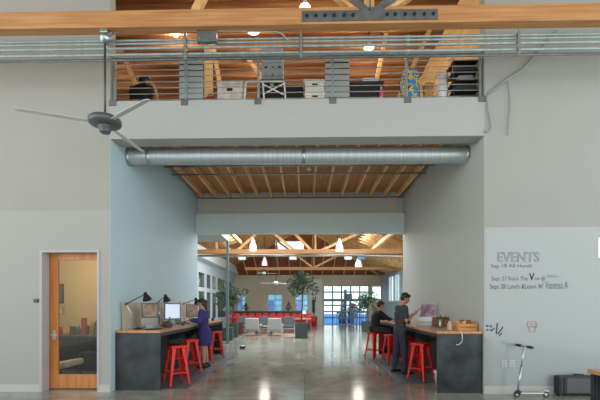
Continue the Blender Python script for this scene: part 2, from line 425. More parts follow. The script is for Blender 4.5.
# far hip split round the skylight
def xl(y): return XE_L * (y - YH) / (YE - YH)
def xr(y): return XE_R * (y - YH) / (YE - YH)
def hp(x, y): return (x, y, hz(y))
sx0, sx1 = SKX0, SKX1
mb.bm.faces.new([mb.bm.verts.new(p) for p in (hp(0, YH), hp(xl(SKYa), SKYa), hp(xr(SKYa), SKYa))])
mb.quad(hp(xl(SKYa), SKYa), hp(xl(SKYb), SKYb), hp(max(sx0, xl(SKYb)), SKYb), hp(max(sx0, xl(SKYa)), SKYa))
mb.quad(hp(sx1, SKYa), hp(sx1, SKYb), hp(xr(SKYb), SKYb), hp(max(sx1, xr(SKYa)), SKYa))
mb.quad(hp(xl(SKYb), SKYb), hp(XE_L, YE), hp(XE_R, YE), hp(xr(SKYb), SKYb))
obj('decking', mb, DECKR, rf, world=True)
for i in range(23):                                     # rafters of the two long slopes
    y = YS + .3 + i * .72
    xa = 0 if y < YH else XE_L * (y - YH) / (YE - YH); xb = 0 if y < YH else XE_R * (y - YH) / (YE - YH)
    if abs(xa - XE_L) > .4:
        obj('rafter', MB().bar((xa - .02, y, RID + sl * xa - .1), (XE_L, y, ZE_L - .1), .05, .17), PINE, rf, world=True)
        obj('rafter', MB().bar((xb + .02, y, RID - sr * xb - .1), (XE_R - .02, y, ZE_R - .1), .05, .17), PINE, rf, world=True)
for i in range(15):                                     # rafters of the far hip
    x = -6.2 + i * .84
    ys = YH + (YE - YH) * (x / XE_L if x < 0 else x / XE_R)
    if sx0 - .05 < x < sx1 + .05: ys = max(ys, SKYb)
    obj('rafter', MB().bar((x, ys + .05, hz(ys + .05) - .1), (x, YE - .25, hz(YE - .25) - .1), .06, .17), WOODX, rf, world=True)
obj('purlin', MB().bar((3.8, YS, RID - sr * 3.8 - .27), (3.8, YH + 2.6, RID - sr * 3.8 - .27), .12, .18), WOODX, rf, world=True)
obj('purlin', MB().bar((-3.6, YS, RID - sl * 3.6 - .27), (-3.6, YH + 2.3, RID - sl * 3.6 - .27), .12, .18), WOODX, rf, world=True)
for e in (XE_L, XE_R):
    obj('hip_rafter', MB().bar((0, YH, RID - .12), (e * .97, YE - .2, ZE - .02), .09, .2), WOODX, rf, world=True)
sk = thing('window_%d' % (k + 20), ((sx0 + sx1) / 2, 27.5, hz(27.5)), kind=S)
mb = MB()
for x in (sx0, sx1, sx0 + (sx1 - sx0) / 3, sx0 + 2 * (sx1 - sx0) / 3): mb.bar((x, SKYa, hz(SKYa) + .03), (x, SKYb, hz(SKYb) + .03), .05, .1)
for y in (SKYa, SKYb): mb.bar((sx0, y, hz(y) + .03), (sx1, y, hz(y) + .03), .05, .1)
obj('frame', mb, FRW, sk, world=True)
mb = MB(); hq(mb, sx0, sx1, SKYa, SKYb, .06); obj('glass', mb, GCL, sk, world=True)

# trusses
def truss(Y, zc, webs, th, label, x0, x1):
    t = thing('timber_truss', (0, Y, zc), label, 'truss', 'trusses of the far hall')
    obj('bottom_chord', MB().box(x0, x1, Y - .07, Y + .07, zc - th / 2, zc + th / 2, .01), WOOD, t, world=True)
    for (ua, va, ub, vb) in webs:
        a = P(ua, va, Y); b = P(ub, vb, Y)
        zt = RID - (sl * -b.x if b.x < 0 else sr * b.x) - .22
        if b.z > a.z + .05 and zt > a.z:
            f = (zt - a.z) / (b.z - a.z); b = a + (b - a) * min(f, 3.0)
        obj('web', MB().bar(a, b, .07, .12), PINE, t, world=True)
    return t
truss(18.0, 3.95, [(236, 252, 256, 234), (294, 250, 277, 236), (312, 251, 297, 236), (315.5, 251, 315.5, 238), (320, 251, 357, 234), (217, 251, 216, 242), (230, 251, 222, 238)], .2, 'nearer pale timber roof truss crossing the far hall', -5.2, 5.95)
truss(26.0, 3.93, [(312, 267, 300, 258), (315, 267, 335, 257), (385, 268, 402, 254), (314, 267, 314, 256)], .2, 'farther pale timber roof truss low behind the nearer one', -3.9, 5.95)
hcd = obj('conduit', MB().cyl((-5.0, 18.16, 3.79), (5.95, 18.16, 3.79), .055), GALV, label='grey conduit run under the nearer timber truss of the far hall', cat='conduit')
for u, m in ((242, WHT), (293, WHT), (348, WHT), (361, mat('blue_box', '#5f7d98', .5))):
    p = P(u, 258, 18.16)
    obj('junction_box', MB().box(p.x - .16, p.x + .16, 18.08, 18.24, 3.60, 3.735, .01), m, hcd)
# low soffit and its post at the left of the hall
obj('trim_6', MB().box(XHL + .36, -3.05, Y1 + .3, 16.1, 4.1, 4.62), PASS, kind=S)
pt = thing('steel_post', (-3.1, 16.02, 0), 'slim grey steel post standing beyond the left bar', 'post')
mb = MB().box(-3.15, -3.05, 15.96, 16.06, .02, 4.1); obj('shaft', mb, mat('teal_grey_steel', '#6c7f86', .4, .4), pt, world=True)
obj('base_plate', MB().box(-3.22, -2.98, 15.9, 16.12, 0, .02), STEEL, pt, world=True)

# mezzanine room above the passage
obj('floor_mezzanine', MB().box(-9, XR, Y0 + .12, 13.5, 5.07, 5.10), PLY, kind=S)
mz = thing('ceiling_mezzanine', (0, 10, 7.6), kind=S)
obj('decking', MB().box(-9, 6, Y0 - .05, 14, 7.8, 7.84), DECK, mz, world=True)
for i in range(12):
    y = 7.2 + i * .56
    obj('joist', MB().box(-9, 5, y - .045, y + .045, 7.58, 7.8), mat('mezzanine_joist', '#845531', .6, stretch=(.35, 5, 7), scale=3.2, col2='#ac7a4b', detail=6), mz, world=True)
obj('wall_mezzanine_right', MB().box(XR + .01, XR + .1, Y0 + .2, 13.5, 5.07, 7.58), PLY, kind=S)
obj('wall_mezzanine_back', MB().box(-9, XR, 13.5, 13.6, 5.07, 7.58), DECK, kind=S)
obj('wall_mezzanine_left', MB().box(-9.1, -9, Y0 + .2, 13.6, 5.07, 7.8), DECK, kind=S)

# outside, beyond the glazed roll-up door
obj('ground_outside', MB().box(-25, 25, YF + .2, 75, -.25, -.02), mat('sky_tinted_ground', '#6697dc', 1.0, var=.1, scale=2, spec=0), kind=S)  # blue cast of sky and shade put into the ground colour
# ------------------------------------------------------------------ great truss over the front hall
t = thing('roof_truss', (0, 5.97, 5.66), 'big timber truss beam with bolted grey steel plates across the top', 'truss')
obj('bottom_chord', MB().box(-8.5, 8.5, 5.9, 6.065, 5.655, 5.905, .008), WOOD, t, world=True)
YB = 5.9
a = P(302, 22, YB); b = P(437.5, 11.5, YB)
sp_ = obj('steel_plate', MB().box(a.x, b.x, 5.888, 5.9, 5.69, 5.845), STEEL, t, world=True)
for u in (307, 316, 325, 334, 344, 353, 387, 395, 405, 414, 424, 433):
    x = P(u, 17, YB).x
    obj('bolt', MB().cyl((x, 5.888, 5.768), (x, 5.868, 5.768), .026, n=6).cyl((x, 5.868, 5.768), (x, 5.85, 5.768), .012, n=8), mat('dark_bolt', '#3a3f43', .4, .6), t, world=True)
cx = P(370, 17, YB).x
for dx in (-1.05, 0, 1.4):
    obj('web_plate', MB().bar((cx + dx * .04, 5.894, 5.83), (cx + dx * .85, 5.894, 6.55), .010, .10), STEEL, t, world=True)
    obj('web', MB().bar((cx + dx * .18, 5.98, 5.90), (cx + dx * 1.75, 5.98, 7.35), .13, .13), PINE, t, world=True)
for dx in (-2.6,):
    obj('web', MB().bar((cx + dx, 5.97, 5.90), (cx + dx * .72 , 5.97, 7.35), .10, .12), PINE, t, world=True)

# ------------------------------------------------------------------ conduits under the truss beam
def hanger(u, label):
    x = P(u, 40, 6.1).x
    h = thing('conduit_hanger', (x, 6.1, 5.28), label, 'hanger', 'hangers of the conduit bundle')
    obj('strut', MB().box(x - .018, x + .018, 6.045, 6.065, 5.27, 5.655 + .08), GALV, h, world=True)
    for z in (5.575, 5.525, 5.455, 5.36):
        obj('clamp', MB().box(x - .028, x + .028, 6.0655, 6.0675, z - .028, z + .028), STEEL, h, world=True)
    return h
hanger(186, 'conduit hanger left of the first grey railing panel'); hanger(301, 'conduit hanger below the left end of the steel plate'); hanger(517.5, 'conduit hanger over the right wall')
for z, r, l in ((5.575, .017, 'topmost of the four long grey conduits under the truss beam'), (5.525, .017, 'second from the top of four long grey conduits'), (5.455, .02, 'third from the top of four long grey conduits'), (5.36, .02, 'lowest of the four long grey conduits under the truss beam')):
    m = MB().cyl((-8.5, 6.088, z), (8.5, 6.088, z), r, n=12)
    for x in (-6, -1.5, 1.55, 4.6): m.cyl((x - .035, 6.088, z), (x + .035, 6.088, z), r + .006, n=12)
    obj('conduit', m, PIPE, label=l, cat='conduit', group='conduits under the truss beam', loc=(0, 6.088, z))
obj('conduit', MB().cyl((-8.5, 6.3, 5.41), (8.5, 6.3, 5.41), .02, n=12), STEEL, label='darker pipe running behind the grey conduits', cat='pipe', loc=(0, 6.3, 5.41))
pts = [P(114, 33, 6.02), P(122, 31.2, 6.02), P(275, 31.2, 6.02), P(281, 33, 6.02), P(289, 41, 6.05)]
bend = obj('conduit', MB().tube(pts, .011, 8, 2), PIPE, label='thin conduit bending down at its right end below the beam', cat='conduit')
a = P(198, 44.5, 6.06); b = P(217.5, 33.5, 6.06)
jb = obj('junction_box', MB().box(a.x, b.x, 5.985, 6.06, a.z, b.z, .006), STEEL, bend)
obj('cover_screw', MB().cyl((a.x + .04, 5.985, a.z + .04), (a.x + .04, 5.979, a.z + .04), .008, n=8), SILVER, jb)

# ------------------------------------------------------------------ ceiling fan on a long rod
fx = P(105, 100, 5.97).x
fan = thing('ceiling_fan', (fx, 5.97, 4.1), 'grey three bladed ceiling fan on a long rod left of the passage', 'fan')
m = MB().box(fx - .06, fx + .06, 5.92, 6.03, 5.6, 5.656, .01).lathe([(0, -.02), (.05, -.01), (.085, .05), (.07, .1), (0, .12)], (fx, 5.97, 5.48), 18)
m.bar((fx, 5.95, 5.52), (fx + .12, 5.95, 5.6), .03, .03)
obj('ceiling_bracket', m, GALV, fan, world=True)
obj('down_rod', MB().cyl((fx, 5.97, 4.27), (fx, 5.97, 5.5), .017), mat('dark_rod', '#4c5153', .4, .5), fan, world=True)
FZ = P(106, 122, 5.97).z
GF = mat('fan_motor_grey', '#55585a', .4, .3)
obj('motor_housing', MB().lathe([(0, .09), (.06, .085), (.2, .06), (.232, .035), (.236, -.01), (.222, -.04), (.12, -.06), (0, -.062)], (fx, 5.97, FZ), 40), GF, fan, world=True)
obj('hub', MB().lathe([(0, -.05), (.105, -.055), (.1, -.085), (.085, -.095), (.08, -.15), (.07, -.165), (0, -.168)], (fx, 5.97, FZ), 30), GF, fan, world=True)
for k in range(3):
    an = radians(84 + 120 * k)
    M = TR(fx, 5.97, FZ - .02, an) @ Matrix.Rotation(radians(7), 4, 'X')
    m = MB(); m.prism([(.2, -.028), (.45, -.05), (1.1, -.042), (1.15, -.02), (1.15, .02), (1.1, .035), (.45, .04), (.2, .028)], 'z', -.004, .004).xf(M)
    bl = obj('blade', m, mat('fan_blade_white', '#bdbcb6', .6), fan, world=True)

# ------------------------------------------------------------------ round duct below the mezzanine
d = thing('air_duct', (0, 7.62, 4.2), 'round galvanised air duct running across the top of the passage', 'duct')
mD = mat('spiral_duct', '#a3adae', .42, .6, stretch=(14, .4, .4), scale=2.2, col2='#bcc5c6')
m = MB().cyl((XL, 7.62, 4.37), (XR, 7.62, 4.345), .158, n=40, caps=False)
obj('pipe', m, mD, d, world=True)
for x in (XL + .03, XL + .42, -.02, XR - .03):
    obj('collar', MB().cyl((x - .03, 7.62, 4.357), (x + .03, 7.62, 4.357), .167, n=40), GALV, d, world=True)
for x in (-2.1, -.02, 1.9):
    obj('strap', MB().box(x - .015, x + .015, 7.615, 7.625, 4.5, 4.87), GALV, d, world=True)
# sprinkler pipes under the joists
for y, u0, u1, l in ((9.55, 166, 436, 'nearer thin pipe under the passage joists'), (10.15, 167, 428, 'farther thin pipe under the passage joists')):
    z = 4.85; m = MB().cyl((XL if u0 else 0, y, z), (XR, y, z), .019, n=10)
    pq = obj('pipe', m, GALV, label=l, cat='pipe', group='thin pipes under the joists')
    if y < 10: pp = pq
p = P(309, 172, 9.55)
obj('sprinkler_head', MB().cyl((p.x, 9.55, 4.85), (p.x, 9.55, 4.79), .02, n=10).lathe([(0, .0), (.035, .0), (.05, .02), (.03, .04)], (p.x, 9.55, 4.75), 14), WHT, pp)
obj('cable', MB().tube([(XL + .01, 12.38, 4.86), (-2.2, 12.38, 4.845), (-1, 12.38, 4.855), (.8, 12.38, 4.845), (XR - .01, 12.38, 4.86)], .012, 6, 2), DGREY, label='dark cable strung along the back ends of the joists', cat='cable')
obj('cable', MB().tube([P(176, 172, 9.7), P(190, 167, 9.7), P(203, 163, 9.7), P(222, 166, 9.7)], .014, 6, 2), GALV, label='short looping conduit at the left end of the passage joists', cat='cable')

# ------------------------------------------------------------------ cable railing of the mezzanine
rl = thing('cable_railing', (0, 7.0, 5.07), 'cable railing with thin grey posts along the mezzanine edge', 'railing')
for u in (115, 186, 258.5, 332.5, 406.5, 480):
    x = P(u, 90, 6.98).x
    po = obj('post', MB().box(x - .02, x + .02, 6.96, 7.0, 5.07, 5.9), PIPE, rl, world=True)
    obj('foot_bracket', MB().box(x - .06, x + .06, 6.885, 6.9, 4.985, 5.08).box(x - .06, x + .06, 6.885, 7.01, 5.07, 5.082), STEEL, po, world=True)
obj('top_rail', MB().box(XL + .03, XR - .03, 6.955, 7.005, 5.86, 5.905, .006), PIPE, rl, world=True)
for i in range(7):
    z = 5.125 + i * .105
    obj('cable', MB().cyl((XL + .04, 6.98, z), (XR - .04, 6.98, z), .0075, n=8), PIPE, rl, world=True)

# ------------------------------------------------------------------ things kept on the mezzanine
ZM = 5.10
def pos(u, Y): return P(u, 90, Y).x
PANELG = mat('grey_panel', '#a3aaac', .5, .1, var=.03, scale=3)
for u, l in ((192, 'upright grey slatted panel left of the white file box behind the railing'), (337, 'upright grey slatted panel right of the stacked file boxes')):
    x = pos(u, 7.2); w = thing('slatted_panel', (x, 7.16, ZM), l, 'panel', 'grey slatted panels')
    m = MB().box(x - .21, x + .21, 7.15, 7.19, ZM, 6.0)
    obj('board', m, DGREY, w, world=True)
    m = MB()
    for i in range(8): m.box(x - .215, x + .215, 7.135, 7.15, ZM + .02 + i * .104, ZM + .098 + i * .104, .004)
    obj('slats', m, PANELG, w, world=True)
# office chair at the left
DZ = .14
x = pos(141, 8.0); c = thing('office_chair', (x, 8.0, ZM), 'black chair with headrest and curved wooden arm at left of the mezzanine', 'chair')
obj('backrest', MB().ball((x, 8.05, 5.68 + DZ), (.28, .07, .2)).box(x - .25, x + .25, 8.0, 8.1, 5.5 + DZ, 5.82 + DZ, .05), BLK, c, world=True)
obj('seat', MB().box(x - .26, x + .26, 8.1, 8.6, 5.54, 5.62, .03), BLK, c, world=True)
obj('headrest', MB().ball((x + .04, 8.08, 5.97 + DZ), (.13, .05, .085)).bar((x + .04, 8.08, 5.8), (x + .04, 8.08, 5.92 + DZ), .03, .02), BLK, c, world=True)
obj('armrest', MB().tube([(x + .1, 8.0, 5.87 + DZ), (x + .22, 7.95, 5.84 + DZ), (x + .31, 7.93, 5.74 + DZ), (x + .34, 7.95, 5.6 + DZ), (x + .30, 8.15, 5.56)], .028, 10, 2), mat('bent_wood', '#b98a5a', .4, col2='#cfa777', scale=6), c, world=True)
m = MB().cyl((x, 8.3, 5.17), (x, 8.3, 5.56), .03)
for k in range(5): m.bar((x, 8.3, 5.19), (x + .26 * cos(k * 1.257), 8.3 + .26 * sin(k * 1.257), 5.15), .04, .03)
obj('base', m, DGREY, c, world=True)
for k in range(5): obj('caster', MB().ball((x + .26 * cos(k * 1.257), 8.3 + .26 * sin(k * 1.257), 5.125), .025), BLK, c, world=True)
# red bag
x = pos(210, 7.45); m = MB().ball((x, 7.45, ZM + .16), (.15, .12, .16)).ball((x + .03, 7.47, ZM + .22), (.11, .09, .12))
b = obj('bag', m, mat('red_fabric', '#a32a22', .8, scale=12), label='small red bag lying beside the white file box on the mezzanine', cat='bag', loc=(x, 7.45, ZM))
obj('handle', MB().tube([(-.06, 0, .3), (0, 0, .38), (.06, 0, .32)], .01, 6, 1), BLK, b)
def filebox(x, y, z, w, h, d, label, m, group=None):
    f = thing('file_box', (x, y, z), label, 'box', group)
    obj('body', MB().box(-w / 2, w / 2, -d / 2, d / 2, 0, h, .006), m, f)
    obj('lid', MB().box(-w / 2 - .01, w / 2 + .01, -d / 2 - .01, d / 2 + .01, h - .05, h + .012, .006), m, f)
    m2 = MB().box(-.05, .05, -d / 2 - .012, -d / 2 - .002, h * .6, h * .72, .003); obj('hand_hole', m2, BLK, f)
    return f
BOXW = mat('white_card', '#c9c8c2', .7, var=.04, scale=5); BOXT = mat('marbled_card', '#d6c9b4', .7, col2='#9fa2a3', scale=6)
filebox(pos(230.5, 7.2), 7.31, ZM, .45, .41, .36, 'wide marbled file box behind the railing beside a red bag', BOXT)
fx_ = pos(314.8, 7.2)
filebox(fx_, 7.31, ZM, .34, .20, .36, 'white file box with hand hole, lower of two stacked', BOXW, 'stacked white file boxes')
filebox(fx_, 7.31, ZM + .213, .34, .20, .36, 'white file box with hand hole, upper of two stacked', BOXW, 'stacked white file boxes')
obj('binder', MB().box(-.19, .19, -.14, .14, 0, .035, .006), WHT, label='white flat binder lying on top of the stacked file boxes', cat='binder', loc=None).matrix_basis = TR(fx_ - .02, 7.3, ZM + .426)
# trestle stand
x = pos(253, 7.12)
x0_, x1_ = pos(246, 7.12), pos(287, 7.12)
ts = thing('trestle', ((x0_ + x1_) / 2, 7.12, ZM), 'white folding trestle with crossed braces behind the railing', 'trestle')
for xx, s in ((x0_, -1), (x0_ + .3, 1), (x1_ - .05, 1)):
    obj('leg', MB().bar((xx - .03 * s * -1, 7.12, ZM), (xx, 7.12, ZM + .4), .025, .025), WHT, ts, world=True)
obj('rail', MB().bar((x0_ - .01, 7.12, ZM + .4), (x1_ - .04, 7.12, ZM + .4), .025, .02), WHT, ts, world=True)
for s in (0, 1):
    obj('brace', MB().bar((x0_ + .3, 7.115 + .012 * s, ZM + (.36 if s else .17)), (x1_ - .06, 7.115 + .012 * s, ZM + (.17 if s else .36)), .012, .02), WHT, ts, world=True)
# trunk with grey perforated cabinet on top
x = pos(273, 7.75)
tk = thing('equipment_case', (x, 7.75, ZM), 'black equipment case behind the white trestle', 'case')
obj('body', MB().box(x - .22, x + .22, 7.48, 7.9, ZM, ZM + .65, .01), BLK, tk, world=True)
obj('latch', MB().box(x - .03, x + .03, 7.465, 7.48, ZM + .5, ZM + .56), SILVER, tk, world=True)
cb = thing('speaker_cabinet', (x, 7.75, ZM + .65), 'tall blue grey cabinet with round holes on the black case', 'cabinet')
zt = ZM + .65
obj('body', MB().box(x - .205, x + .205, 7.55, 7.9, zt, zt + .62, .012), mat('blue_grey_enamel', '#7f8d97', .5, var=.04, scale=4), cb, world=True)
for i in range(3):
    for j in range(2):
        obj('hole', MB().cyl((x - .12 + i * .13, 7.552, zt + .12 + j * .14), (x - .12 + i * .13, 7.545, zt + .12 + j * .14), .026, n=14), BLK if (i + j) % 2 else mat('rust_hole', '#8a4a33', .7), cb, world=True)
x = pos(294.5, 7.5)
tk = thing('travel_trunk', (x, 7.65, ZM), 'low black trunk between the trestle and the stacked file boxes', 'trunk')
obj('body', MB().box(x - .165, x + .165, 7.45, 7.85, ZM, ZM + .47, .012), BLK, tk, world=True)
obj('lid', MB().box(x - .175, x + .175, 7.44, 7.86, ZM + .47, ZM + .52, .01), DGREY, tk, world=True)
# black tote with a pale bag on top
x = pos(366, 7.3)
tk = thing('storage_tote', (x, 7.42, ZM), 'wide black tote right of the grey slatted panel', 'tote')
obj('bin', MB().frus((x, 7.42, ZM), (.28, .18), (x, 7.42, ZM + .41), (.3, .2)), BLK, tk, world=True)
obj('lid', MB().box(x - .315, x + .315, 7.21, 7.63, ZM + .41, ZM + .445, .008), DGREY, tk, world=True)
obj('handle', MB().box(x - .06, x + .06, 7.195, 7.225, ZM + .34, ZM + .375), DGREY, tk, world=True)
x = pos(371, 7.3)
bg_ = obj('bag', MB().ball((0, 0, .06), (.17, .1, .075)).box(-.15, .13, -.09, .09, 0.0, .12, .03), mat('pale_blue_cloth', '#c3ccd6', .85, scale=14), label='pale blue cloth bag lying on the black tote', cat='bag'); bg_.matrix_basis = TR(x, 7.42, ZM + .46)
obj('handle', MB().tube([(-.15, 0, .06), (-.2, 0, .09), (-.22, 0, .05)], .014, 6, 1), mat('brown_strap', '#4a3326', .7), bg_)
x = pos(381.5, 7.1); bt = thing('bottle', (x, 7.12, ZM), 'small pink bottle in front of the black tote', 'bottle')
obj('body', MB().lathe([(0, 0), (.03, 0), (.03, .22), (.014, .25), (0, .25)], (0, 0, 0), 14), mat('pink_plastic', '#c8506a', .4), bt); obj('cap', MB().cyl((0, 0, .25), (0, 0, .28), .014), WHT, bt)
# blue and yellow patterned sack, wooden strut, cylinder, rack
x = pos(410, 7.4)
mp_ = mat('blue_yellow_print', '#2f6fb0', .7)
nt_ = mp_.node_tree; nz_ = [n for n in nt_.nodes if n.type == 'VALTORGB'][0]; nz_.color_ramp.interpolation = 'CONSTANT'
nz_.color_ramp.elements[0].color = (*lin('#3f86b8'), 1); nz_.color_ramp.elements[0].position = 0
nz_.color_ramp.elements[1].position = .5; nz_.color_ramp.elements[1].color = (*lin('#e0c531'), 1)
for ps, c_ in ((.56, '#1b2a5c'), (.62, '#8fb7c9')):
    e = nz_.color_ramp.elements.new(ps); e.color = (*lin(c_), 1)
bp_ = thing('duffel_bag', (x, 7.4, ZM), 'upright blue and yellow patterned bag behind the railing', 'bag')
obj('body', MB().lathe([(0, 0), (.15, 0), (.175, .05), (.17, .6), (.13, .7), (.05, .73), (0, .73)], (0, 0, 0), 24), mp_, bp_)
obj('strap', MB().tube([(-.17, -.03, .3), (-.22, -.03, .45), (-.15, -.03, .62)], .012, 6, 1), BLK, bp_)
obj('drawstring', MB().ball((-.06, 0, .76), .045), mat('tan_cloth', '#b89678', .8), bp_)
x = pos(428, 7.3); obj('basket', MB().lathe([(0, 0), (.08, 0), (.1, .4), (.092, .4), (.075, .012), (0, .012)], (x, 7.3, ZM), 18), mat('wicker', '#a97d43', .8, scale=30, var=.3), label='small brown basket left of the white paper drum', cat='basket', loc=(x, 7.3, ZM))
x = pos(442, 7.3); dm = thing('paper_drum', (x, 7.3, ZM), 'tall white drum standing left of the black rack', 'drum')
obj('body', MB().lathe([(0, 0), (.095, 0), (.095, .55), (0, .55)], (0, 0, 0), 24), WHT, dm); obj('lid', MB().lathe([(0, .55), (.1, .545), (.09, .58), (.04, .6), (0, .6)], (0, 0, 0), 24), mat('pale_lid', '#c2c4c2', .5), dm)
x = pos(463, 7.3); rk = thing('storage_rack', (x, 7.32, ZM), 'black storage rack stacked with dark trays beside the mezzanine right wall', 'rack')
for sx in (-1, 1):
    for sy in (-1, 1): obj('upright', MB().box(x + sx * .22 - .012, x + sx * .22 + .012, 7.32 + sy * .16 - .012, 7.32 + sy * .16 + .012, ZM, ZM + .78), BLK, rk, world=True)
for i in range(5):
    obj('shelf', MB().box(x - .235, x + .235, 7.15, 7.49, ZM + .04 + i * .175, ZM + .055 + i * .175), BLK, rk, world=True)
for i in range(4):
    c_ = DGREY if i != 2 else mat('grey_paper', '#8d9093', .7)
    w_ = .19 if i != 2 else .13
    obj('tray', MB().box(-w_, w_, -.13, .13, 0, .11, .008), c_, label=['lowest dark tray on the black rack', 'second dark tray from the bottom of the black rack', 'pale grey stack of paper on the black rack', 'dark tray under the top shelf of the black rack'][i], cat='tray', group='trays on the black rack').matrix_basis = TR(x + .01, 7.32, ZM + .056 + i * .175)
# loose timbers and plywood
for (ua, va, ub, vb, Y, l) in ((121, 50, 141, 97, 9.6, 'slanting timber brace behind the black chair on the mezzanine'), (205.5, 0, 212, 9, 9.6, 'short timber brace above the big beam at left'), (215, 56, 222, 97, 9.2, 'slanting timber brace behind the marbled file box'), (385, 40, 373, 97, 9.0, 'slanting timber brace behind the black tote'), (425, 40, 399, 97, 8.6, 'slanting timber brace behind the patterned bag')):
    a = P(ua, va, Y); b = P(ub, vb, Y)
    d_ = (a - b); a = b + d_ * ((7.58 - b.z) / d_.z); b = b + d_ * ((ZM - b.z) / d_.z)
    obj('timber_brace', MB().bar(b, a, .09, .09), PINE, label=l, cat='brace', group='timber braces of the mezzanine')
x = pos(208.5, 8.6); obj('plywood_sheet', MB().box(x - .09, x + .09, 8.6, 8.62, ZM, 7.5), PLY, label='narrow upright plywood sheet right of the left slatted panel', cat='plywood', loc=(x, 8.6, ZM))
# pendant lamps under the mezzanine roof
LAMP = emis('lamp_glow', '#ffe2ac', 9.0)
def dome(u, v, Y, r, label):
    p = P(u, v, Y); L = thing('ceiling_lamp', tuple(p), label, 'lamp', 'ceiling lamps of the mezzanine')
    obj('shade', MB().lathe([(r, 0), (r * .98, .02), (r * .6, .07), (.03, .1), (.03, .13), (0, .13)], (0, 0, 0), 24), WHT, L)
    obj('bulb', MB().lathe([(0, -.05), (r * .5, -.04), (r * .86, -.005), (r * .86, .012), (0, .012)], (0, 0, 0), 20), LAMP, L)
    obj('cord', MB().cyl((0, 0, .13), (0, 0, 7.6 - p.z), .008, n=6), BLK, L)
    return p
LP = [dome(253.5, 31, 8.35, .13, 'glowing dome lamp between the beam and the conduits'), dome(369, 48, 8.9, .11, 'glowing lamp low over the black tote'), dome(176, 35, 9.0, .06, 'small glowing lamp above the left slatted panel'), dome(305, 7, 7.5, .1, 'glowing lamp above the steel plate')]

# ------------------------------------------------------------------ conduit and cables on the right wall
m = MB().tube([P(557, 31, 6.87), P(523, 69, 6.87), P(506, 80, 6.87), P(488, 94, 6.87)], .016, 8)
wcd = obj('conduit', m, mat('painted_conduit', '#8b9292', .5, .2), label='grey conduit slanting down the upper right wall', cat='conduit')
obj('cable', MB().tube([P(487, 95, 6.875), P(487.5, 108, 6.875), P(490.5, 122, 6.875), P(491, 128, 6.875), P(487, 133, 6.875), P(484, 130, 6.875)], .010, 6, 2), mat('grey_blue_cable', '#7d8a90', .5), wcd)
obj('cable', MB().tube([P(507.5, 81, 6.872), P(509, 88, 6.875), P(510.5, 102, 6.875), P(509, 115, 6.875), P(508, 135, 6.875)], .008, 6, 2), mat('grey_blue_cable', '#7d8a90'), wcd)
# ------------------------------------------------------------------ floor mats, bars
MATM = mat('rubber_mat', '#55585a', .75, var=.1, scale=30)
ZB = 1.063
LN = ['nearest', 'second', 'third', 'farthest']
for i in range(4):
    a, b = 7.16 + i * 1.36, 7.16 + i * 1.36 + 1.34
    obj('floor_mat', MB().box(-2.93, -2.13, a, b, 0, .012, .004), MATM, label='%s grey floor mat along the left bar' % LN[i], cat='mat', group='mats along the left bar', loc=(-2.53, a, 0))
    a, b = 7.78 + i * 1.2, 7.78 + i * 1.2 + 1.18
    obj('floor_mat', MB().box(1.82, 2.60, a, b, 0, .012, .004), MATM, label='%s grey floor mat along the right bar' % LN[i], cat='mat', group='mats along the right bar', loc=(2.2, a, 0))
def bar(name, loc, xa, xb, ya, yb, xmod, label):
    t = thing(name, loc, label, 'bar counter')
    obj('countertop', MB().box(xa, xb, ya, yb, ZB - .042, ZB, .004), BUTCH, t, world=True)
    obj('end_panel', MB().box(xa + .01, xb - .002, ya + .01, ya + .045, .012 * 0, ZB - .042), BLACKST, t, world=True)
    obj('end_panel', MB().box(xa + .01, xb - .002, yb - .045, yb - .01, 0, ZB - .042), BLACKST, t, world=True)
    y0 = ya + .62
    obj('modesty_panel', MB().box(xmod - .01, xmod + .01, y0, yb - .045, .1, ZB - .042), DARKIN, t, world=True)
    xs = (xa + .03 if abs(xa) < abs(xb) else xb - .03)
    obj('apron', MB().box(xs - .008, xs + .008, ya + .045, yb - .045, ZB - .11, ZB - .042), DARKIN, t, world=True)
    for i in range(1, 4):
        y = y0 + (yb - y0) * i / 4
        a_, b_ = sorted((xmod + (.012 if xs > xmod else -.012), xs))
        obj('bracket', MB().prism([(xmod, ZB - .11), (xs, ZB - .11), (xmod, ZB - .45)], 'y', y - .01, y + .01), DARKIN, t, world=True)
    return t
bar('bar_counter', (-2.97, 7.05, 0), XL + .004, -2.565, 7.05, 12.45, -3.0, 'long steel bar counter with wooden top against the left passage wall')
bar('bar_counter', (2.67, 6.94, 0), 2.275, XR - .004, 6.94, 12.45, 2.72, 'long steel bar counter with wooden top against the right passage wall')

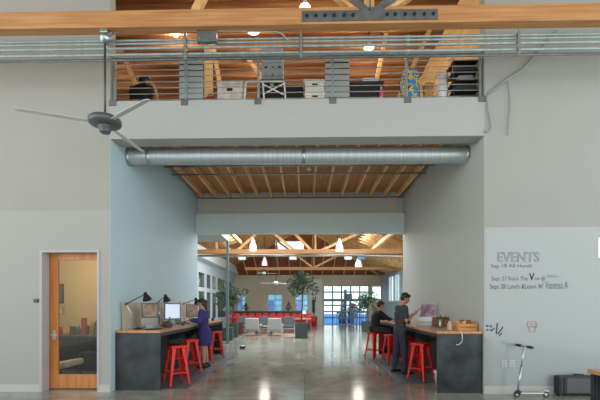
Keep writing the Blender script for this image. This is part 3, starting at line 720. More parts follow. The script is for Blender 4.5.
# ------------------------------------------------------------------ red metal stools
def make_stool(loc, rz, label, group):
    t = thing('bar_stool', loc, label, 'stool', group, rz)
    H = .75; s = .155
    m = MB(); m.box(-s, s, -s, s, H - .022, H, .02)
    m.box(-s + .006, s - .006, -s + .006, s - .006, H - .05, H - .02, .008)
    obj('seat', m, RED, t)
    obj('grip_hole', MB().cyl((0, 0, H - .001), (0, 0, H + .0012), .022, n=16), BLK, t)
    for sx in (-1, 1):
        for sy in (-1, 1):
            m = MB(); top = (sx * .125, sy * .125, H - .03); bot = (sx * .205, sy * .205, .012)
            # folded sheet leg: two tapered flanges meeting at the outer corner
            for ax in (0, 1):
                def fl(p, w):
                    o = Vector(p); i_ = Vector((-sx * w, 0, 0)) if ax == 0 else Vector((0, -sy * w, 0))
                    n_ = Vector((0, -sy * .006, 0)) if ax == 0 else Vector((-sx * .006, 0, 0))
                    return [o, o + i_, o + i_ + n_, o + n_]
                A = [m.bm.verts.new(p) for p in fl(top, .075)]; B = [m.bm.verts.new(p) for p in fl(bot, .034)]
                m.bm.faces.new(A); m.bm.faces.new(B[::-1])
                for k in range(4): m.bm.faces.new((A[k], B[k], B[(k + 1) % 4], A[(k + 1) % 4]))
            lg = obj('leg', m, RED, t)
            obj('foot_cap', MB().box(sx * .205 - sx * .036, sx * .207, sy * .205 - sy * .036, sy * .207, 0, .016), BLK, lg)
    f = .25; q = .205 - (.205 - .125) * (f / .72) - .006
    for a, b in (((-q, -q), (q, -q)), ((q, -q), (q, q)), ((q, q), (-q, q)), ((-q, q), (-q, -q))):
        obj('rung', MB().bar((*a, f), (*b, f), .008, .024), RED, t)
    for a, b in (((-.15, -.15), (.15, .15)), ((-.15, .15), (.15, -.15))):
        obj('brace', MB().bar((*a, .5), (*b, .5), .006, .02), RED, t)
    return t
st = make_stool((P(176.5, 0, 7.5).x, 7.5, .012), radians(38), 'red metal bar stool with a black bag on its seat, nearest at the left bar', 'stools along the left bar')
for u, y, a, l in ((190.5, 8.85, 35, 'red metal bar stool just in front of the woman at the left bar'), (204.5, 10.45, 30, 'red metal bar stool half hidden behind the woman at the left bar'), (216.5, 11.55, 20, 'red metal bar stool at the far end of the left bar beside the steel post')):
    dup(st, (P(u, 0, y).x, y, .012), radians(a), l, 'stools along the left bar')
for u, y, a, l in ((421, 8.08, 42, 'red metal bar stool nearest at the right bar'), (406.6, 9.5, 25, 'red metal bar stool behind the legs of the standing man'), (391.5, 10.35, 15, 'red metal bar stool between the standing man and the seated man'), (374.5, 11.35, 30, 'red metal bar stool under the seated man')):
    dup(st, (P(u, 0, y).x, y, .012), radians(a), l, 'stools along the right bar')
# bag on the first stool
p = P(176.5, 0, 7.5)
bgo = obj('bag', MB().ball((0, 0, .045), (.16, .13, .045)).ball((.08, .03, .06), (.09, .08, .05)).ball((-.09, -.04, .05), (.08, .09, .05)), mat('black_cloth', '#1d1e21', .9, var=.3, scale=20), label='black cloth bag lying on the nearest left stool', cat='bag')
bgo.matrix_basis = TR(p.x, p.y, .7625)
obj('strap', MB().tube([(.1, .05, .08), (.0, .08, .11), (-.1, .0, .08)], .012, 6, 1), BLK, bgo)

# ------------------------------------------------------------------ things on the left bar
def on(u, v, x=None):
    """point of the bar top seen at (u, v)"""
    Y = (ZB - 1.5) * 400 / (306 - v); return P(u, v, Y)
BEIGE = mat('cork_board', '#b9b09a', .8, var=.08, scale=14)
for a, b, z, l in ((7.28, 8.2, 1.57, 'beige board leaning on the wall behind the first desk lamp'), (9.2, 9.75, 1.60, 'beige board leaning on the wall behind the second desk lamp'), (10.7, 11.7, 1.62, 'beige board leaning on the wall beside the woman')):
    w = thing('pin_board', (XL + .03, (a + b) / 2, ZB), l, 'board', 'beige boards on the left bar')
    obj('board', MB().bar((XL + .035, (a + b) / 2, ZB), (XL + .012, (a + b) / 2, z), b - a, .012), BEIGE, w, world=True) if False else obj('board', MB().prism([(XL + .030, ZB), (XL + .042, ZB), (XL + .02, z), (XL + .008, z)], 'y', a, b), BEIGE, w, world=True)
    obj('edge_strip', MB().prism([(XL + .020, z), (XL + .007, z), (XL + .007, z + .012), (XL + .020, z + .012)], 'y', a, b), mat('pale_wood_edge', '#c8b894', .6), w, world=True)
def desk_lamp(base, elbow, head, label, tip):
    b = Vector(base); L = thing('desk_lamp', base, label, 'lamp', 'desk lamps on the left bar')
    obj('base', MB().lathe([(0, 0), (.085, 0), (.085, .012), (.03, .022), (.014, .04), (0, .04)], base, 24), BLK, L, world=True)
    e = Vector(elbow); h = Vector(head)
    s = b + Vector((0, 0, .04)); o = Vector((0, .012, 0))
    lo = obj('lower_arm', MB().cyl(s + o, e + o, .006).cyl(s - o, e - o, .006), SILVER, L, world=True)
    obj('joint', MB().cyl(e - o * 2.2, e + o * 2.2, .016, n=14), BLK, lo, world=True)
    obj('upper_arm', MB().cyl(e + o, h + o, .007).cyl(e - o, h - o, .007), DGREY, L, world=True)
    d = Vector(tip).normalized(); q = Vector((0, 0, -1)).rotation_difference(d).to_matrix().to_4x4()
    m = MB().lathe([(.03, .03), (.034, 0), (.04, -.02), (.08, -.1), (.085, -.125), (.078, -.125), (.036, -.022), (0, -.015)], (0, 0, 0), 24).xf(Matrix.Translation(h) @ q)
    sh = obj('shade', m, BLK, L, world=True)
    obj('bulb', MB().ball(h + d * .075, .028), WHT, sh, world=True)
    return L
desk_lamp((-3.14, 7.5, ZB), (-3.225, 7.16, 1.535), P(145.5, 294, 7.45), 'black shaded desk lamp with long arm, nearest on the left bar', (.35, -.1, -1))
desk_lamp((-3.1, 8.75, ZB), (-3.24, 8.6, P(0, 304.5, 8.6).z), P(165.5, 296, 8.75), 'black shaded desk lamp between the two computers on the left bar', (.35, -.1, -1))
desk_lamp((-3.12, 10.3, ZB), (-3.1, 10.15, P(0, 304, 10.15).z), (P(196, 299, 10.3).x, 10.3, P(0, 299, 10.3).z), 'desk lamp with thin arm in front of the woman', (.35, -.1, -1))
def computer(loc, rz, w, h, screen, label, zlift=.12, chin=.06, bez=.014, frame=BLK):
    t = thing('desktop_computer', loc, label, 'computer', rz=rz)
    obj('housing', MB().box(-w / 2, w / 2, -.012, .012, zlift, zlift + h, .006), SILVER, t)
    obj('bezel', MB().box(-w / 2, w / 2, -.014, -.010, zlift + chin, zlift + h), frame, t)
    obj('screen', MB().box(-w / 2 + bez, w / 2 - bez, -.0165, -.0138, zlift + chin + bez, zlift + h - bez), screen, t)
    m = MB().prism([(.0, .006), (.02, .006), (.05, zlift + .12), (.012, zlift + .12)], 'x', -.08, .08); m.box(-.11, .11, -.07, .12, 0, .008, .003)
    obj('stand', m, SILVER, t)
    return t
SCW = emis('screen_white', '#cfdcf0', .42)
def dark_screen():
    m = mat('screen_dark', '#4a4038', .3, scale=9, col2='#8a7a6a'); b = m.node_tree.nodes['Principled BSDF']
    s_ = b.inputs['Base Color'].links[0].from_socket; m.node_tree.links.new(s_, b.inputs['Emission Color']); b.inputs['Emission Strength'].default_value = .45; return m
computer((-3.02, 7.72, ZB), radians(58), .36, .42, dark_screen(), 'silver desktop computer with a dark picture on screen, nearest on the left bar', .07, .14)
computer((-3.05, 9.15, ZB), radians(52), .42, .38, SCW, 'desktop computer with white screen and black bezel on the left bar', .12, .012, .02)
c3 = computer((-2.98, 10.5, ZB), radians(62), .42, .34, dark_screen(), 'dark computer screen in front of the face of the woman', .14, .012)
p = on(166, 326.2); o = thing('bottle', (-2.93, 8.62, ZB), 'green bottle standing below the white computer screen', 'bottle')
obj('body', MB().lathe([(0, 0), (.034, 0), (.036, .1), (.032, .14), (.014, .17), (.014, .185), (0, .185)], (0, 0, 0), 18), mat('green_glass', '#2f7a3a', .15, var=.1), o); obj('cap', MB().cyl((0, 0, .185), (0, 0, .2), .016), BLK, o)
bb = obj('bag', MB().ball((0, 0, .06), (.1, .13, .062)).box(-.08, .08, -.1, .1, 0, .09, .02), mat('brown_leather', '#4b3a34', .6, var=.25, scale=12), label='slumped dark brown bag between computer and green bottle', cat='bag'); bb.matrix_basis = TR(-2.8, 8.1, ZB + .001)
obj('strap', MB().tube([(0, -.12, .06), (.03, -.02, .15), (.02, .1, .08)], .008, 6, 2), BLK, bb)
def keyboard(x, y, rz, label, m):
    k = thing('keyboard', (x, y, ZB), label, 'keyboard', rz=rz); obj('tray', MB().box(-.2, .2, -.06, .06, 0, .014, .005), m, k)
    mm = MB()
    for i in range(12):
        for j in range(4): mm.box(-.19 + i * .032, -.163 + i * .032, -.05 + j * .026, -.028 + j * .026, .014, .019)
    obj('keys', mm, BLK if m is not BLK else DGREY, k); return k
keyboard(-2.82, 7.42, radians(80), 'black keyboard at the near end of the left bar', BLK)
keyboard(-2.75, 9.2, radians(85), 'white keyboard below the white screen', WHT)
def mouse(x, y, label): 
    k = obj('computer_mouse', MB().ball((0, 0, .012), (.03, .05, .022)), BLK, label=label, cat='mouse'); k.matrix_basis = TR(x, y, ZB + .0102)
    obj('wheel', MB().cyl((-.004, -.02, .033), (.004, -.02, .033), .006), DGREY, k)
mouse(-2.72, 8.9, 'black mouse lying beside the white keyboard')
lp = thing('laptop', (-2.96, 9.66, ZB), 'black laptop open on the left bar before the woman', 'laptop', rz=radians(80))
obj('base', MB().box(-.16, .16, -.11, .11, 0, .018, .004), BLK, lp)
obj('screen', MB().bar((0, .11, .018), (0, .17, .21), .32, .008), BLK, lp)
for i, (x, y, l) in enumerate(((-2.9, 11.2, 'dark mug on the left bar beyond the woman'), (-2.75, 11.9, 'dark mug near the far end of the left bar'))):
    k = thing('mug', (x, y, ZB), l, 'mug'); obj('body', MB().lathe([(0, 0), (.038, 0), (.04, .09), (.035, .09), (.033, .008), (0, .008)], (0, 0, 0), 18), DGREY, k); obj('handle', MB().tube([(.038, 0, .07), (.065, 0, .06), (.062, 0, .03), (.038, 0, .02)], .006, 6, 1), DGREY, k)
# under the left bar, between the end panel and the recessed front
k = thing('power_unit', (-3.2, 7.4, 0), 'white computer tower under the near end of the left bar', 'computer')
obj('case', MB().box(-3.30, -3.12, 7.2, 7.6, 0, .46, .01), WHT, k, world=True); obj('front_grille', MB().box(-3.122, -3.116, 7.25, 7.55, .06, .36), DGREY, k, world=True)

# ------------------------------------------------------------------ things on the right bar
y = 9.0
bx = thing('laptop_riser', (2.72, y, ZB), 'white riser box under the laptop on the right bar', 'riser', rz=radians(-28))
m = MB().box(-.17, .17, -.13, .13, .10, .17, .006); m2 = MB().box(-.16, .16, -.12, .12, 0, .10, .004)
obj('shelf', m, WHT, bx); obj('body', m2, mat('pale_grey_card', '#b9bcbd', .6), bx)
lp = thing('laptop', (2.72, y, ZB + .171), 'open silver laptop with picture on its screen on the white riser', 'laptop', rz=radians(-28))
obj('base', MB().box(-.165, .165, -.115, .115, 0, .018, .004), SILVER, lp)
obj('lid', MB().bar((0, .115, .018), (0, .20, .32), .33, .01), SILVER, lp)
def pic_screen():
    m = mat('screen_picture', '#2f2e3a', .3, scale=7, col2='#94788a'); b = m.node_tree.nodes['Principled BSDF']
    s_ = b.inputs['Base Color'].links[0].from_socket; m.node_tree.links.new(s_, b.inputs['Emission Color']); b.inputs['Emission Strength'].default_value = .3; return m
obj('screen', MB().bar((0, .1105, .035), (0, .1865, .305), .305, .004).xf(Matrix.Translation((0, -.003, 0))), pic_screen(), lp)
bc = mat('walnut_box', '#6b4530', .5, stretch=(3, 3, 12), scale=3, col2='#8a5e42')
og = thing('desk_organizer', (2.90, 8.62, ZB), 'brown wooden organizer with compartments on the right bar', 'organizer', rz=radians(-6))
m = MB()
for a in (-.15, -.05, .05, .15): m.box(a - .006, a + .006, -.09, .09, 0, .2 if abs(a) > .1 else .17)
m.box(-.15, .15, -.09, -.08, 0, .15); m.box(-.15, .15, .08, .09, 0, .2); m.box(-.15, .15, -.09, .09, 0, .01)
obj('compartments', m, bc, og)
for i, (dx, hh, c_, l) in enumerate(((-.1, .24, '#c9a27c', 'tan pencil standing in the brown organizer'), (0, .25, '#2b2c30', 'black pen standing in the brown organizer'), (.1, .22, '#a44', 'reddish marker standing in the brown organizer'))):
    pp = Matrix.Rotation(radians(-6), 3, 'Z') @ Vector((dx, 0, 0))
    o = obj('pencil' if i == 0 else 'pen' if i == 1 else 'marker', MB().cyl((0, 0, 0), (0, 0, hh - .02), .008, n=8).cyl((0, 0, hh - .02), (0, 0, hh), .008, .002, n=8), mat('stick%d' % i, c_ if len(c_) == 7 else '#aa4444', .5), label=l, cat='pen'); o.matrix_basis = TR(2.90 + pp.x, 8.62 + pp.y, ZB + .0105)
jr = thing('glass_jar', (2.71, 8.05, ZB), 'clear glass jar in front of the brown organizer', 'jar')
obj('body', MB().lathe([(0, 0), (.042, 0), (.044, .02), (.044, .13), (.036, .15)], (0, 0, 0), 20), glass('jar_glass', '#c8d4d6', .2), jr); obj('lid', MB().cyl((0, 0, .15), (0, 0, .165), .04, n=20), SILVER, jr)
cr = thing('wooden_crate', (2.86, 7.2, ZB), 'light wooden crate full of orange packets on the right bar end', 'crate')
CRW = mat('crate_pine', '#b5793e', .6, stretch=(1, 6, 6), scale=3, col2='#d09a5a')
m = MB()
for z in (.01, .075): m.box(-.17, .17, -.11, -.1, z, z + .05); m.box(-.17, .17, .1, .11, z, z + .05); m.box(-.17, -.16, -.1, .1, z, z + .05); m.box(.16, .17, -.1, .1, z, z + .05)
obj('slats', m, CRW, cr); obj('bottom', MB().box(-.17, .17, -.11, .11, 0, .01), CRW, cr)
m = MB()
for sx in (-.155, .155):
    for sy in (-.095, .095): m.box(sx - .012, sx + .012, sy - .004, sy + .004, .01, .15)
obj('corner_posts', m, CRW, cr)
OR = [mat('orange_packet', '#c8742a', .6), mat('tan_packet', '#c9a26a', .6), mat('brown_packet', '#7a4a26', .6)]
for i in range(8):
    o = obj('packet', MB().box(-.032, .032, -.03, .03, 0, .14 + .02 * (i % 3), .006), OR[i % 3], label=['orange', 'tan', 'brown'][i % 3] + ' packet standing in the wooden crate', cat='packet', group=['orange', 'tan', 'brown'][i % 3] + ' packets in the crate'); o.matrix_basis = TR(2.86 - .115 + (i % 4) * .077, 7.2 - .045 + (i // 4) * .09, ZB + .0102)
wd = obj('tape_dispenser', MB().box(-.03, .03, -.05, .05, 0, .12, .01).ball((0, 0, .13), (.025, .04, .04)), mat('pale_wood', '#cdb48a', .5, scale=6), label='pale wooden block beside the crate on the right bar', cat='block'); wd.matrix_basis = TR(3.0, 7.08 + .0, ZB + .0002) if False else TR(2.62, 7.3, ZB + .0002)
obj('cable', MB().tube([(2.7, 7.05, ZB + .01), (2.69, 6.97, ZB + .012), (2.69, 6.925, ZB - .01), (2.71, 6.928, ZB - .12), (2.69, 6.928, ZB - .2), (2.62, 6.928, ZB - .235), (2.60, 6.928, ZB - .225)], .007, 6, 2), WHT, label='white cable hanging over the end of the right bar', cat='cable')
tb = thing('trash_bin', (2.54, 7.55, 0), 'pale grey bin under the near end of the right bar', 'bin')
obj('bucket', MB().lathe([(0, .0), (.085, 0), (.115, .30), (.108, .30), (.08, .01), (0, .01)], (2.54, 7.55, 0), 20).xf(Matrix.Identity(4)), mat('pale_grey_plastic', '#a9b0b2', .5), tb, world=True)
obj('liner', MB().lathe([(.112, .29), (.12, .305), (.118, .26), (.114, .25)], (2.54, 7.55, 0), 20), WHT, tb, world=True)
for i, (x, y, l, c_) in enumerate(((2.55, 9.9, 'dark mug on the right bar between the two men', DGREY), (2.75, 10.9, 'white mug on the right bar before the seated man', WHT))):
    k = thing('mug', (x, y, ZB), l, 'mug'); obj('body', MB().lathe([(0, 0), (.038, 0), (.04, .09), (.035, .09), (.033, .008), (0, .008)], (0, 0, 0), 18), c_, k); obj('handle', MB().tube([(.038, 0, .07), (.065, 0, .06), (.062, 0, .03), (.038, 0, .02)], .006, 6, 1), c_, k)
lp = thing('laptop', (2.62, 11.35, ZB), 'black laptop open before the seated man', 'laptop', rz=radians(-75)); obj('base', MB().box(-.16, .16, -.11, .11, 0, .018, .004), BLK, lp); obj('screen', MB().bar((0, .11, .018), (0, .17, .21), .32, .008), BLK, lp)

# ------------------------------------------------------------------ right wall: writing, outlets, scooter, case, low cabinet
def writing(text, u0, u1, vt, vb, m, label, bevel=0.0, outline=False, size_ref=None, shear=0.0):
    cu = bpy.data.curves.new('writing', 'FONT'); cu.body = text; cu.shear = shear
    if outline: cu.fill_mode = 'NONE'; cu.bevel_depth = .012
    else: cu.offset = bevel or -.005
    tmp = bpy.data.objects.new('tmp', cu); COL.objects.link(tmp)
    dg = bpy.context.evaluated_depsgraph_get(); me = bpy.data.meshes.new_from_object(tmp.evaluated_get(dg))
    bpy.data.objects.remove(tmp)
    xs = [v.co.x for v in me.vertices]; ys = [v.co.y for v in me.vertices]
    a = P(u0, vb, Y0); b = P(u1, vt, Y0)
    sx = (b.x - a.x) / (max(xs) - min(xs)); sz = (b.z - a.z) / (max(ys) - min(ys))
    for v in me.vertices: v.co = Vector(((v.co.x - min(xs)) * sx, -.0015 - .001 * 0 + (-.0015 if v.co.z > 0 else 0) - v.co.z * .05, (v.co.y - min(ys)) * sz))
    me.materials.clear(); me.materials.append(m)
    o = bpy.data.objects.new('wall_writing', me); COL.objects.link(o); o.location = (a.x, Y0 - .001, a.z)
    return props(o, label, 'writing', 'handwriting on the whiteboard wall')
INK = mat('purple_ink', '#4a4262', .6); INK2 = mat('dark_ink', '#26283a', .6); INKR = mat('red_ink', '#b06a62', .6); INKB = mat('blue_ink', '#3b4a78', .6)
writing('EVENTS', 497.5, 539, 252, 262, mat('grey_violet_ink', '#6a6679', .6), 'outlined block capitals heading EVENTS on the whiteboard wall', outline=True)
writing('Sep 18 All Hands', 491, 532, 263.8, 268.8, INK, 'handwritten line right below the EVENTS heading')
writing('Sept 27 Rock The', 491.5, 528, 276.4, 281.8, INK, 'start of the middle handwritten line on the whiteboard wall')
writing('V', 529, 534.5, 273, 280.5, INK2, 'large bold letter V in the middle handwritten line', .02)
writing('ote @', 534.5, 545, 276.4, 281, INK, 'letters after the bold V on the whiteboard wall')
writing('Noon', 547.5, 558, 274.5, 277.5, mat('pale_ink', '#7b7d8c', .6), 'small faint word at the end of the middle handwritten line')
writing('Sept 28 Lunch &Learn', 490, 536, 284, 290.2, INK2, 'start of the lowest handwritten line on the whiteboard wall')
writing('w/ Vanessa A', 538, 568, 281.2, 288.8, INKB, 'blue end of the lowest handwritten line on the whiteboard wall')
# red scribble of a small figure
q = lambda u, v: P(u, v, Y0 - .004)
m = MB()
for seg in ([(527.5, 322), (536, 322), (536.5, 327), (527.5, 327), (527.5, 322)], [(529, 327), (529, 332), (535, 332), (535, 327)], [(525.5, 326), (538.5, 326.5)], [(530, 324.5), (534, 324.5)]):
    for a, b in zip(seg, seg[1:]): m.bar(q(*a), q(*b), .002, .008)
obj('wall_drawing', m, INKR, label='small red marker scribble on the wall above the scooter', cat='drawing')
# black scrawl and markers beside the bar
m = MB()
for (a, b, c_, d_) in ((486, 326, 488.5, 325.8), (486.5, 330, 488.5, 330), (490, 326.5, 492, 326), (490, 330.5, 492.5, 330), (493, 329, 494.5, 328.5)): m.bar(q(a, b), q(c_, d_), .003, .03)
obj('wall_magnets', m, mat('dark_grey_magnet', '#3a3d44', .6), label='cluster of small dark marks on the wall beside the right bar', cat='marks')
m = MB()
for (a, b, c_, d_) in ((496.5, 334, 497.3, 323), (498, 334, 503, 327), (499, 336, 502, 333)): m.bar(q(a, b), q(c_, d_), .012, .014)
mk = obj('marker_pens', m, mat('black_marker', '#1c2226', .5), label='dark marker pens stuck on the wall beside the right bar', cat='markers')
for u, l in ((504, 'left of two white outlet plates low on the right wall'), (512, 'right of two white outlet plates low on the right wall')):
    a = P(u - 2.4, 367, Y0); b = P(u + 2.4, 360, Y0)
    w = obj('outlet_plate', MB().box(a.x, b.x, Y0 - .008, Y0, a.z, b.z, .002), mat('plate_white', '#b9bdbb', .5), label=l, cat='outlet', group='outlets on the right wall', loc=(a.x, Y0, a.z))
    mm = MB(); cx_ = (b.x - a.x) / 2
    for z in (.032, .085): mm.box(cx_ - .016, cx_ + .016, -.0095, -.0078, z - .014, z + .014)
    obj('socket', mm, mat('plate_grey', '#8d9290', .5), w)
a = P(39.0, 302.5, Y0); b = P(34.2, 299, Y0)
w = obj('door_switch', MB().box(b.x, a.x, Y0 - .02, Y0, a.z, b.z, .004), DGREY, label='small dark switch on the wall left of the office door', cat='switch', loc=(b.x, Y0, a.z))
obj('button', MB().box(.02, .06, -.026, -.019, .018, .042, .002), mat('reddish_button', '#7a5a52', .5), w)
# kick scooter
sx0_, sx1_, sy = 3.50, 3.96, 6.66
sc = thing('kick_scooter', (3.7, sy, 0), 'silver kick scooter with black grips leaning by the whiteboard wall', 'scooter')
obj('deck', MB().box(sx0_ + .03, sx1_ - .05, sy - .055, sy + .055, .06, .085, .008), SILVER, sc, world=True)
for x in (sx0_ - .01, sx1_):
    wl = obj('wheel', MB().cyl((x, sy - .013, .05), (x, sy + .013, .05), .05, n=24), DGREY, sc, world=True)
    obj('hub', MB().cyl((x, sy - .016, .05), (x, sy + .016, .05), .022, n=16), SILVER, wl, world=True)
obj('fender', MB().tube([(sx1_ - .07, sy, .085), (sx1_ - .02, sy, .115), (sx1_ + .045, sy, .09)], .016, 8, 1), SILVER, sc, world=True)
hb = Vector((3.60, sy - .02, .84)); ft = Vector((3.50, sy, .09))
obj('stem', MB().cyl(ft, ft.lerp(hb, .55), .018).cyl(ft.lerp(hb, .5), hb, .013), SILVER, sc, world=True)
m = MB(); m.bar(ft + Vector((-.01, -.02, .02)), (sx0_ - .01, sy - .02, .05), .01, .03).bar(ft + Vector((-.01, .02, .02)), (sx0_ - .01, sy + .02, .05), .01, .03); m.bar((sx0_ + .05, sy, .075), ft + Vector((0, 0, .03)), .05, .03)
obj('fork', m, DGREY, sc, world=True)
obj('handlebar', MB().cyl(hb + Vector((0, -.2, 0)), hb + Vector((0, .2, 0)), .011), SILVER, sc, world=True)
for s in (-1, 1): obj('grip', MB().cyl(hb + Vector((0, s * .1, 0)), hb + Vector((0, s * .235, 0)), .023, n=14), BLK, sc, world=True)
# flat black case
cs = thing('hard_case', (4.6, 6.79, 0), 'flat black hard case standing against the right wall by the low cabinet', 'case')
x0c, x1c = P(559, 0, 6.73).x, 5.0
obj('shell', MB().box(x0c, x1c, 6.735, 6.883, .02, .335, .03), mat('case_black', '#26272b', .5), cs, world=True)
obj('panel', MB().box(x0c + .13, x1c - .05, 6.727, 6.737, .055, .30, .004), mat('case_grey_panel', '#55535c', .5), cs, world=True)
obj('rim', MB().box(x0c + .085, x0c + .12, 6.725, 6.737, .04, .31, .004).box(x0c + .085, x1c - .02, 6.725, 6.737, .30, .318, .003), BLK, cs, world=True)
obj('handle', MB().tube([(4.5, 6.8, .33), (4.5, 6.8, .355), (4.66, 6.8, .355), (4.66, 6.8, .33)], .01, 8), BLK, cs, world=True)
for x in (x0c + .06, x1c - .08): obj('foot', MB().box(x - .03, x + .03, 6.76, 6.86, 0, .022), BLK, cs, world=True)
# low cabinet with wooden top at the right edge
cb = thing('low_cabinet', (3.9, 3.9, 0), 'dark ribbed low cabinet with wooden top at the right edge', 'cabinet')
XC = P(588.3, 368, 4.6).x
obj('top', MB().box(XC - .01, XC + 1.0, 3.0, 4.6, .742, .787, .004), BUTCH, cb, world=True)
obj('body', MB().box(XC + .01, XC + .98, 3.02, 4.58, 0, .742), BLACKST, cb, world=True)
m = MB()
for i in range(30): m.box(XC + .0, XC + .012, 3.05 + i * .05, 3.078 + i * .05, .02, .735)
obj('ribs', m, BLACKST, cb, world=True)
a = P(598, 258, Y0); b = P(606, 237.5, Y0)
obj('white_sheet', MB().box(a.x, b.x, Y0 - .004, Y0 - .001, a.z, b.z), mat('bright_white', '#e4ecea', .6), label='plain white rectangle on the right wall at the photo edge', cat='paper', loc=(a.x, Y0, a.z))  # thin flat white rectangle just off the wall face

# ------------------------------------------------------------------ office behind the door
fr = [(57.5, 64, 303.5, 284, 'black framed picture on the yellow office wall', BLK, '#5a5f58'), (57.5, 64.5, 314.5, 306, 'small pale picture below the black framed picture', mat('tan_frame', '#a58f62', .6), '#b9b4a0')]
for u0, u1, vb, vt, l, m_, c_ in fr:
    a = P(u0, vb, 10.6); b = P(u1, vt, 10.6)
    f = obj('picture_frame', MB().box(a.x, b.x, 10.57, 10.6, a.z, b.z, .004), m_, label=l, cat='picture', loc=(a.x, 10.6, a.z))
    obj('picture', MB().box(.03, b.x - a.x - .03, -.034, -.028, .03, b.z - a.z - .03), mat('print' + c_[1:], c_, .5, scale=9, var=.3), f)
ZD = .83
dk = thing('office_desk', (-5.1, 9.4, 0), 'black desk loaded with small things in the office', 'desk')
obj('desktop', MB().box(-6.7, -3.6, 8.95, 9.75, ZD - .04, ZD, .006), mat('desk_grey_top', '#4a4744', .5), dk, world=True)
for x in (-6.6, -5.2, -3.7): obj('leg', MB().box(x - .03, x + .03, 9.0, 9.7, .012, ZD - .04), BLK, dk, world=True)
obj('back_panel', MB().box(-6.6, -3.7, 9.6, 9.63, .1, ZD - .04), BLK, dk, world=True)
k = thing('storage_box', (-5.05, 9.3, .012), 'dark box under the office desk', 'box'); obj('body', MB().box(-5.15, -4.75, 9.1, 9.5, .012, .4, .01), DGREY, k, world=True); obj('lid', MB().box(-5.17, -4.73, 9.08, 9.52, .4, .43, .008), mat('dim_blue_lid', '#4d5866', .5), k, world=True)
cl_ = [('#b5452c', 'red'), ('#c9a33a', 'yellow'), ('#3f5f7d', 'blue'), ('#d8d2c4', 'white'), ('#6b3d2a', 'brown'), ('#3c6b45', 'green'), ('#2a2a2c', 'black'), ('#cf7a3a', 'orange')]
rnd = random.Random(3)
for i in range(16):
    x = -5.62 + i * .07 + rnd.uniform(-.01, .01); y = 9.08 + (i % 4) * .17; h = .1 + .2 * rnd.random(); c_, n_ = cl_[i % 8]
    mm = mat('office_' + n_, c_, .5)
    kind = 'bottle' if i % 2 else 'box'
    hh = 'tall' if i >= 8 else 'short'
    h = (.17 + .05 * rnd.random()) if i < 8 else (.28 + .14 * rnd.random())
    if kind == 'bottle': o = obj('bottle', MB().lathe([(0, 0), (.042, 0), (.045, h * .6), (.018, h * .8), (.018, h), (0, h)], (0, 0, 0), 12), mm)
    else: o = obj('carton', MB().box(-.05, .05, -.04, .04, 0, h, .004), mm)
    o.matrix_basis = TR(x, y, ZD + .0002); props(o, '%s %s %s on the cluttered office desk' % (hh, n_, 'bottle' if i % 2 else 'carton'), 'bottle' if i % 2 else 'box', 'clutter on the office desk')
lg = thing('lounge_chair', (-5.0, 8.0, .012), 'pale cushioned lounge chair behind the office door glass', 'chair')
CU = mat('cream_cushion', '#b9b6a4', .85, var=.06, scale=12)
m = MB(); m.box(-.36, .36, -.33, .33, -.06, .07, .04); m.xf(TR(-5.0, 8.0, .29) @ Matrix.Rotation(radians(-10), 4, 'Y') ); obj('seat_cushion', m, CU, lg, world=True)
m = MB(); m.box(-.07, .07, -.33, .33, 0, .62, .04); m.xf(TR(-5.33, 8.0, .29) @ Matrix.Rotation(radians(-24), 4, 'Y')); obj('back_cushion', m, CU, lg, world=True)
for sy in (-.3, .3):
    obj('leg', MB().tube([(-5.45, 8.0 + sy, .03), (-5.3, 8.0 + sy, .17), (-4.75, 8.0 + sy, .20), (-4.66, 8.0 + sy, .03)], .018, 8), BLK, lg, world=True)
# ------------------------------------------------------------------ people
def vox(mb, size, it=3):
    """weld overlapping volumes into one smooth skin"""
    me = bpy.data.meshes.new('tmp'); mb.bm.to_mesh(me); mb.bm.free()
    o = bpy.data.objects.new('tmp', me); COL.objects.link(o)
    r = o.modifiers.new('r', 'REMESH'); r.mode = 'VOXEL'; r.voxel_size = size; r.use_smooth_shade = True
    s = o.modifiers.new('s', 'SMOOTH'); s.factor = .5; s.iterations = it
    dg = bpy.context.evaluated_depsgraph_get(); out = bpy.data.meshes.new_from_object(o.evaluated_get(dg))
    bpy.data.objects.remove(o); bpy.data.meshes.remove(me)
    return out
def put(name, me, m, parent=None):
    me.materials.clear()
    for x in (m if isinstance(m, (list, tuple)) else [m]): me.materials.append(x)
    o = bpy.data.objects.new(name, me); COL.objects.link(o)
    if parent is not None: o.parent = parent
    return o
V = Vector
def lerp(a, b, t): return V(a).lerp(V(b), t)
def spine_pts(J, s):
    p, c, n = V(J['pelvis']), V(J['chest']), V(J['neck'])
    w = J.get('w', 1.0)
    return [(p + V((0, 0, -.03)), (.115, .165 * w, .11)), (lerp(p, c, .35), (.10, .145 * w, .12)), (lerp(p, c, .7), (.11, .155 * w, .13)),
            (c + V((0, 0, .02)), (.12, .168 * w, .14)), (lerp(c, n, .55), (.10, .15 * w, .09))]
def torso(mb, J, off=0.0, to=99):
    for i, (p, r) in enumerate(spine_pts(J, 1)):
        if i < to: mb.ball(p, tuple(x + off for x in r), sub=3)
    if to > 4:
        for s in ('L', 'R'):
            mb.caps(lerp(J['chest'], J['neck'], .75), J['sh' + s], .06 + off, .058 + off)
def arm(mb, J, s, off=0.0, a=0.0, b=2.0):
    sh, el, wr = V(J['sh' + s]), V(J['el' + s]), V(J['wr' + s])
    if a < 1: mb.caps(sh, lerp(sh, el, min(b, 1)), .055 + off, (.055 - .014 * min(b, 1)) + off)
    if b > 1: mb.caps(el, lerp(el, wr, b - 1), .041 + off, (.041 - .014 * (b - 1)) + off)
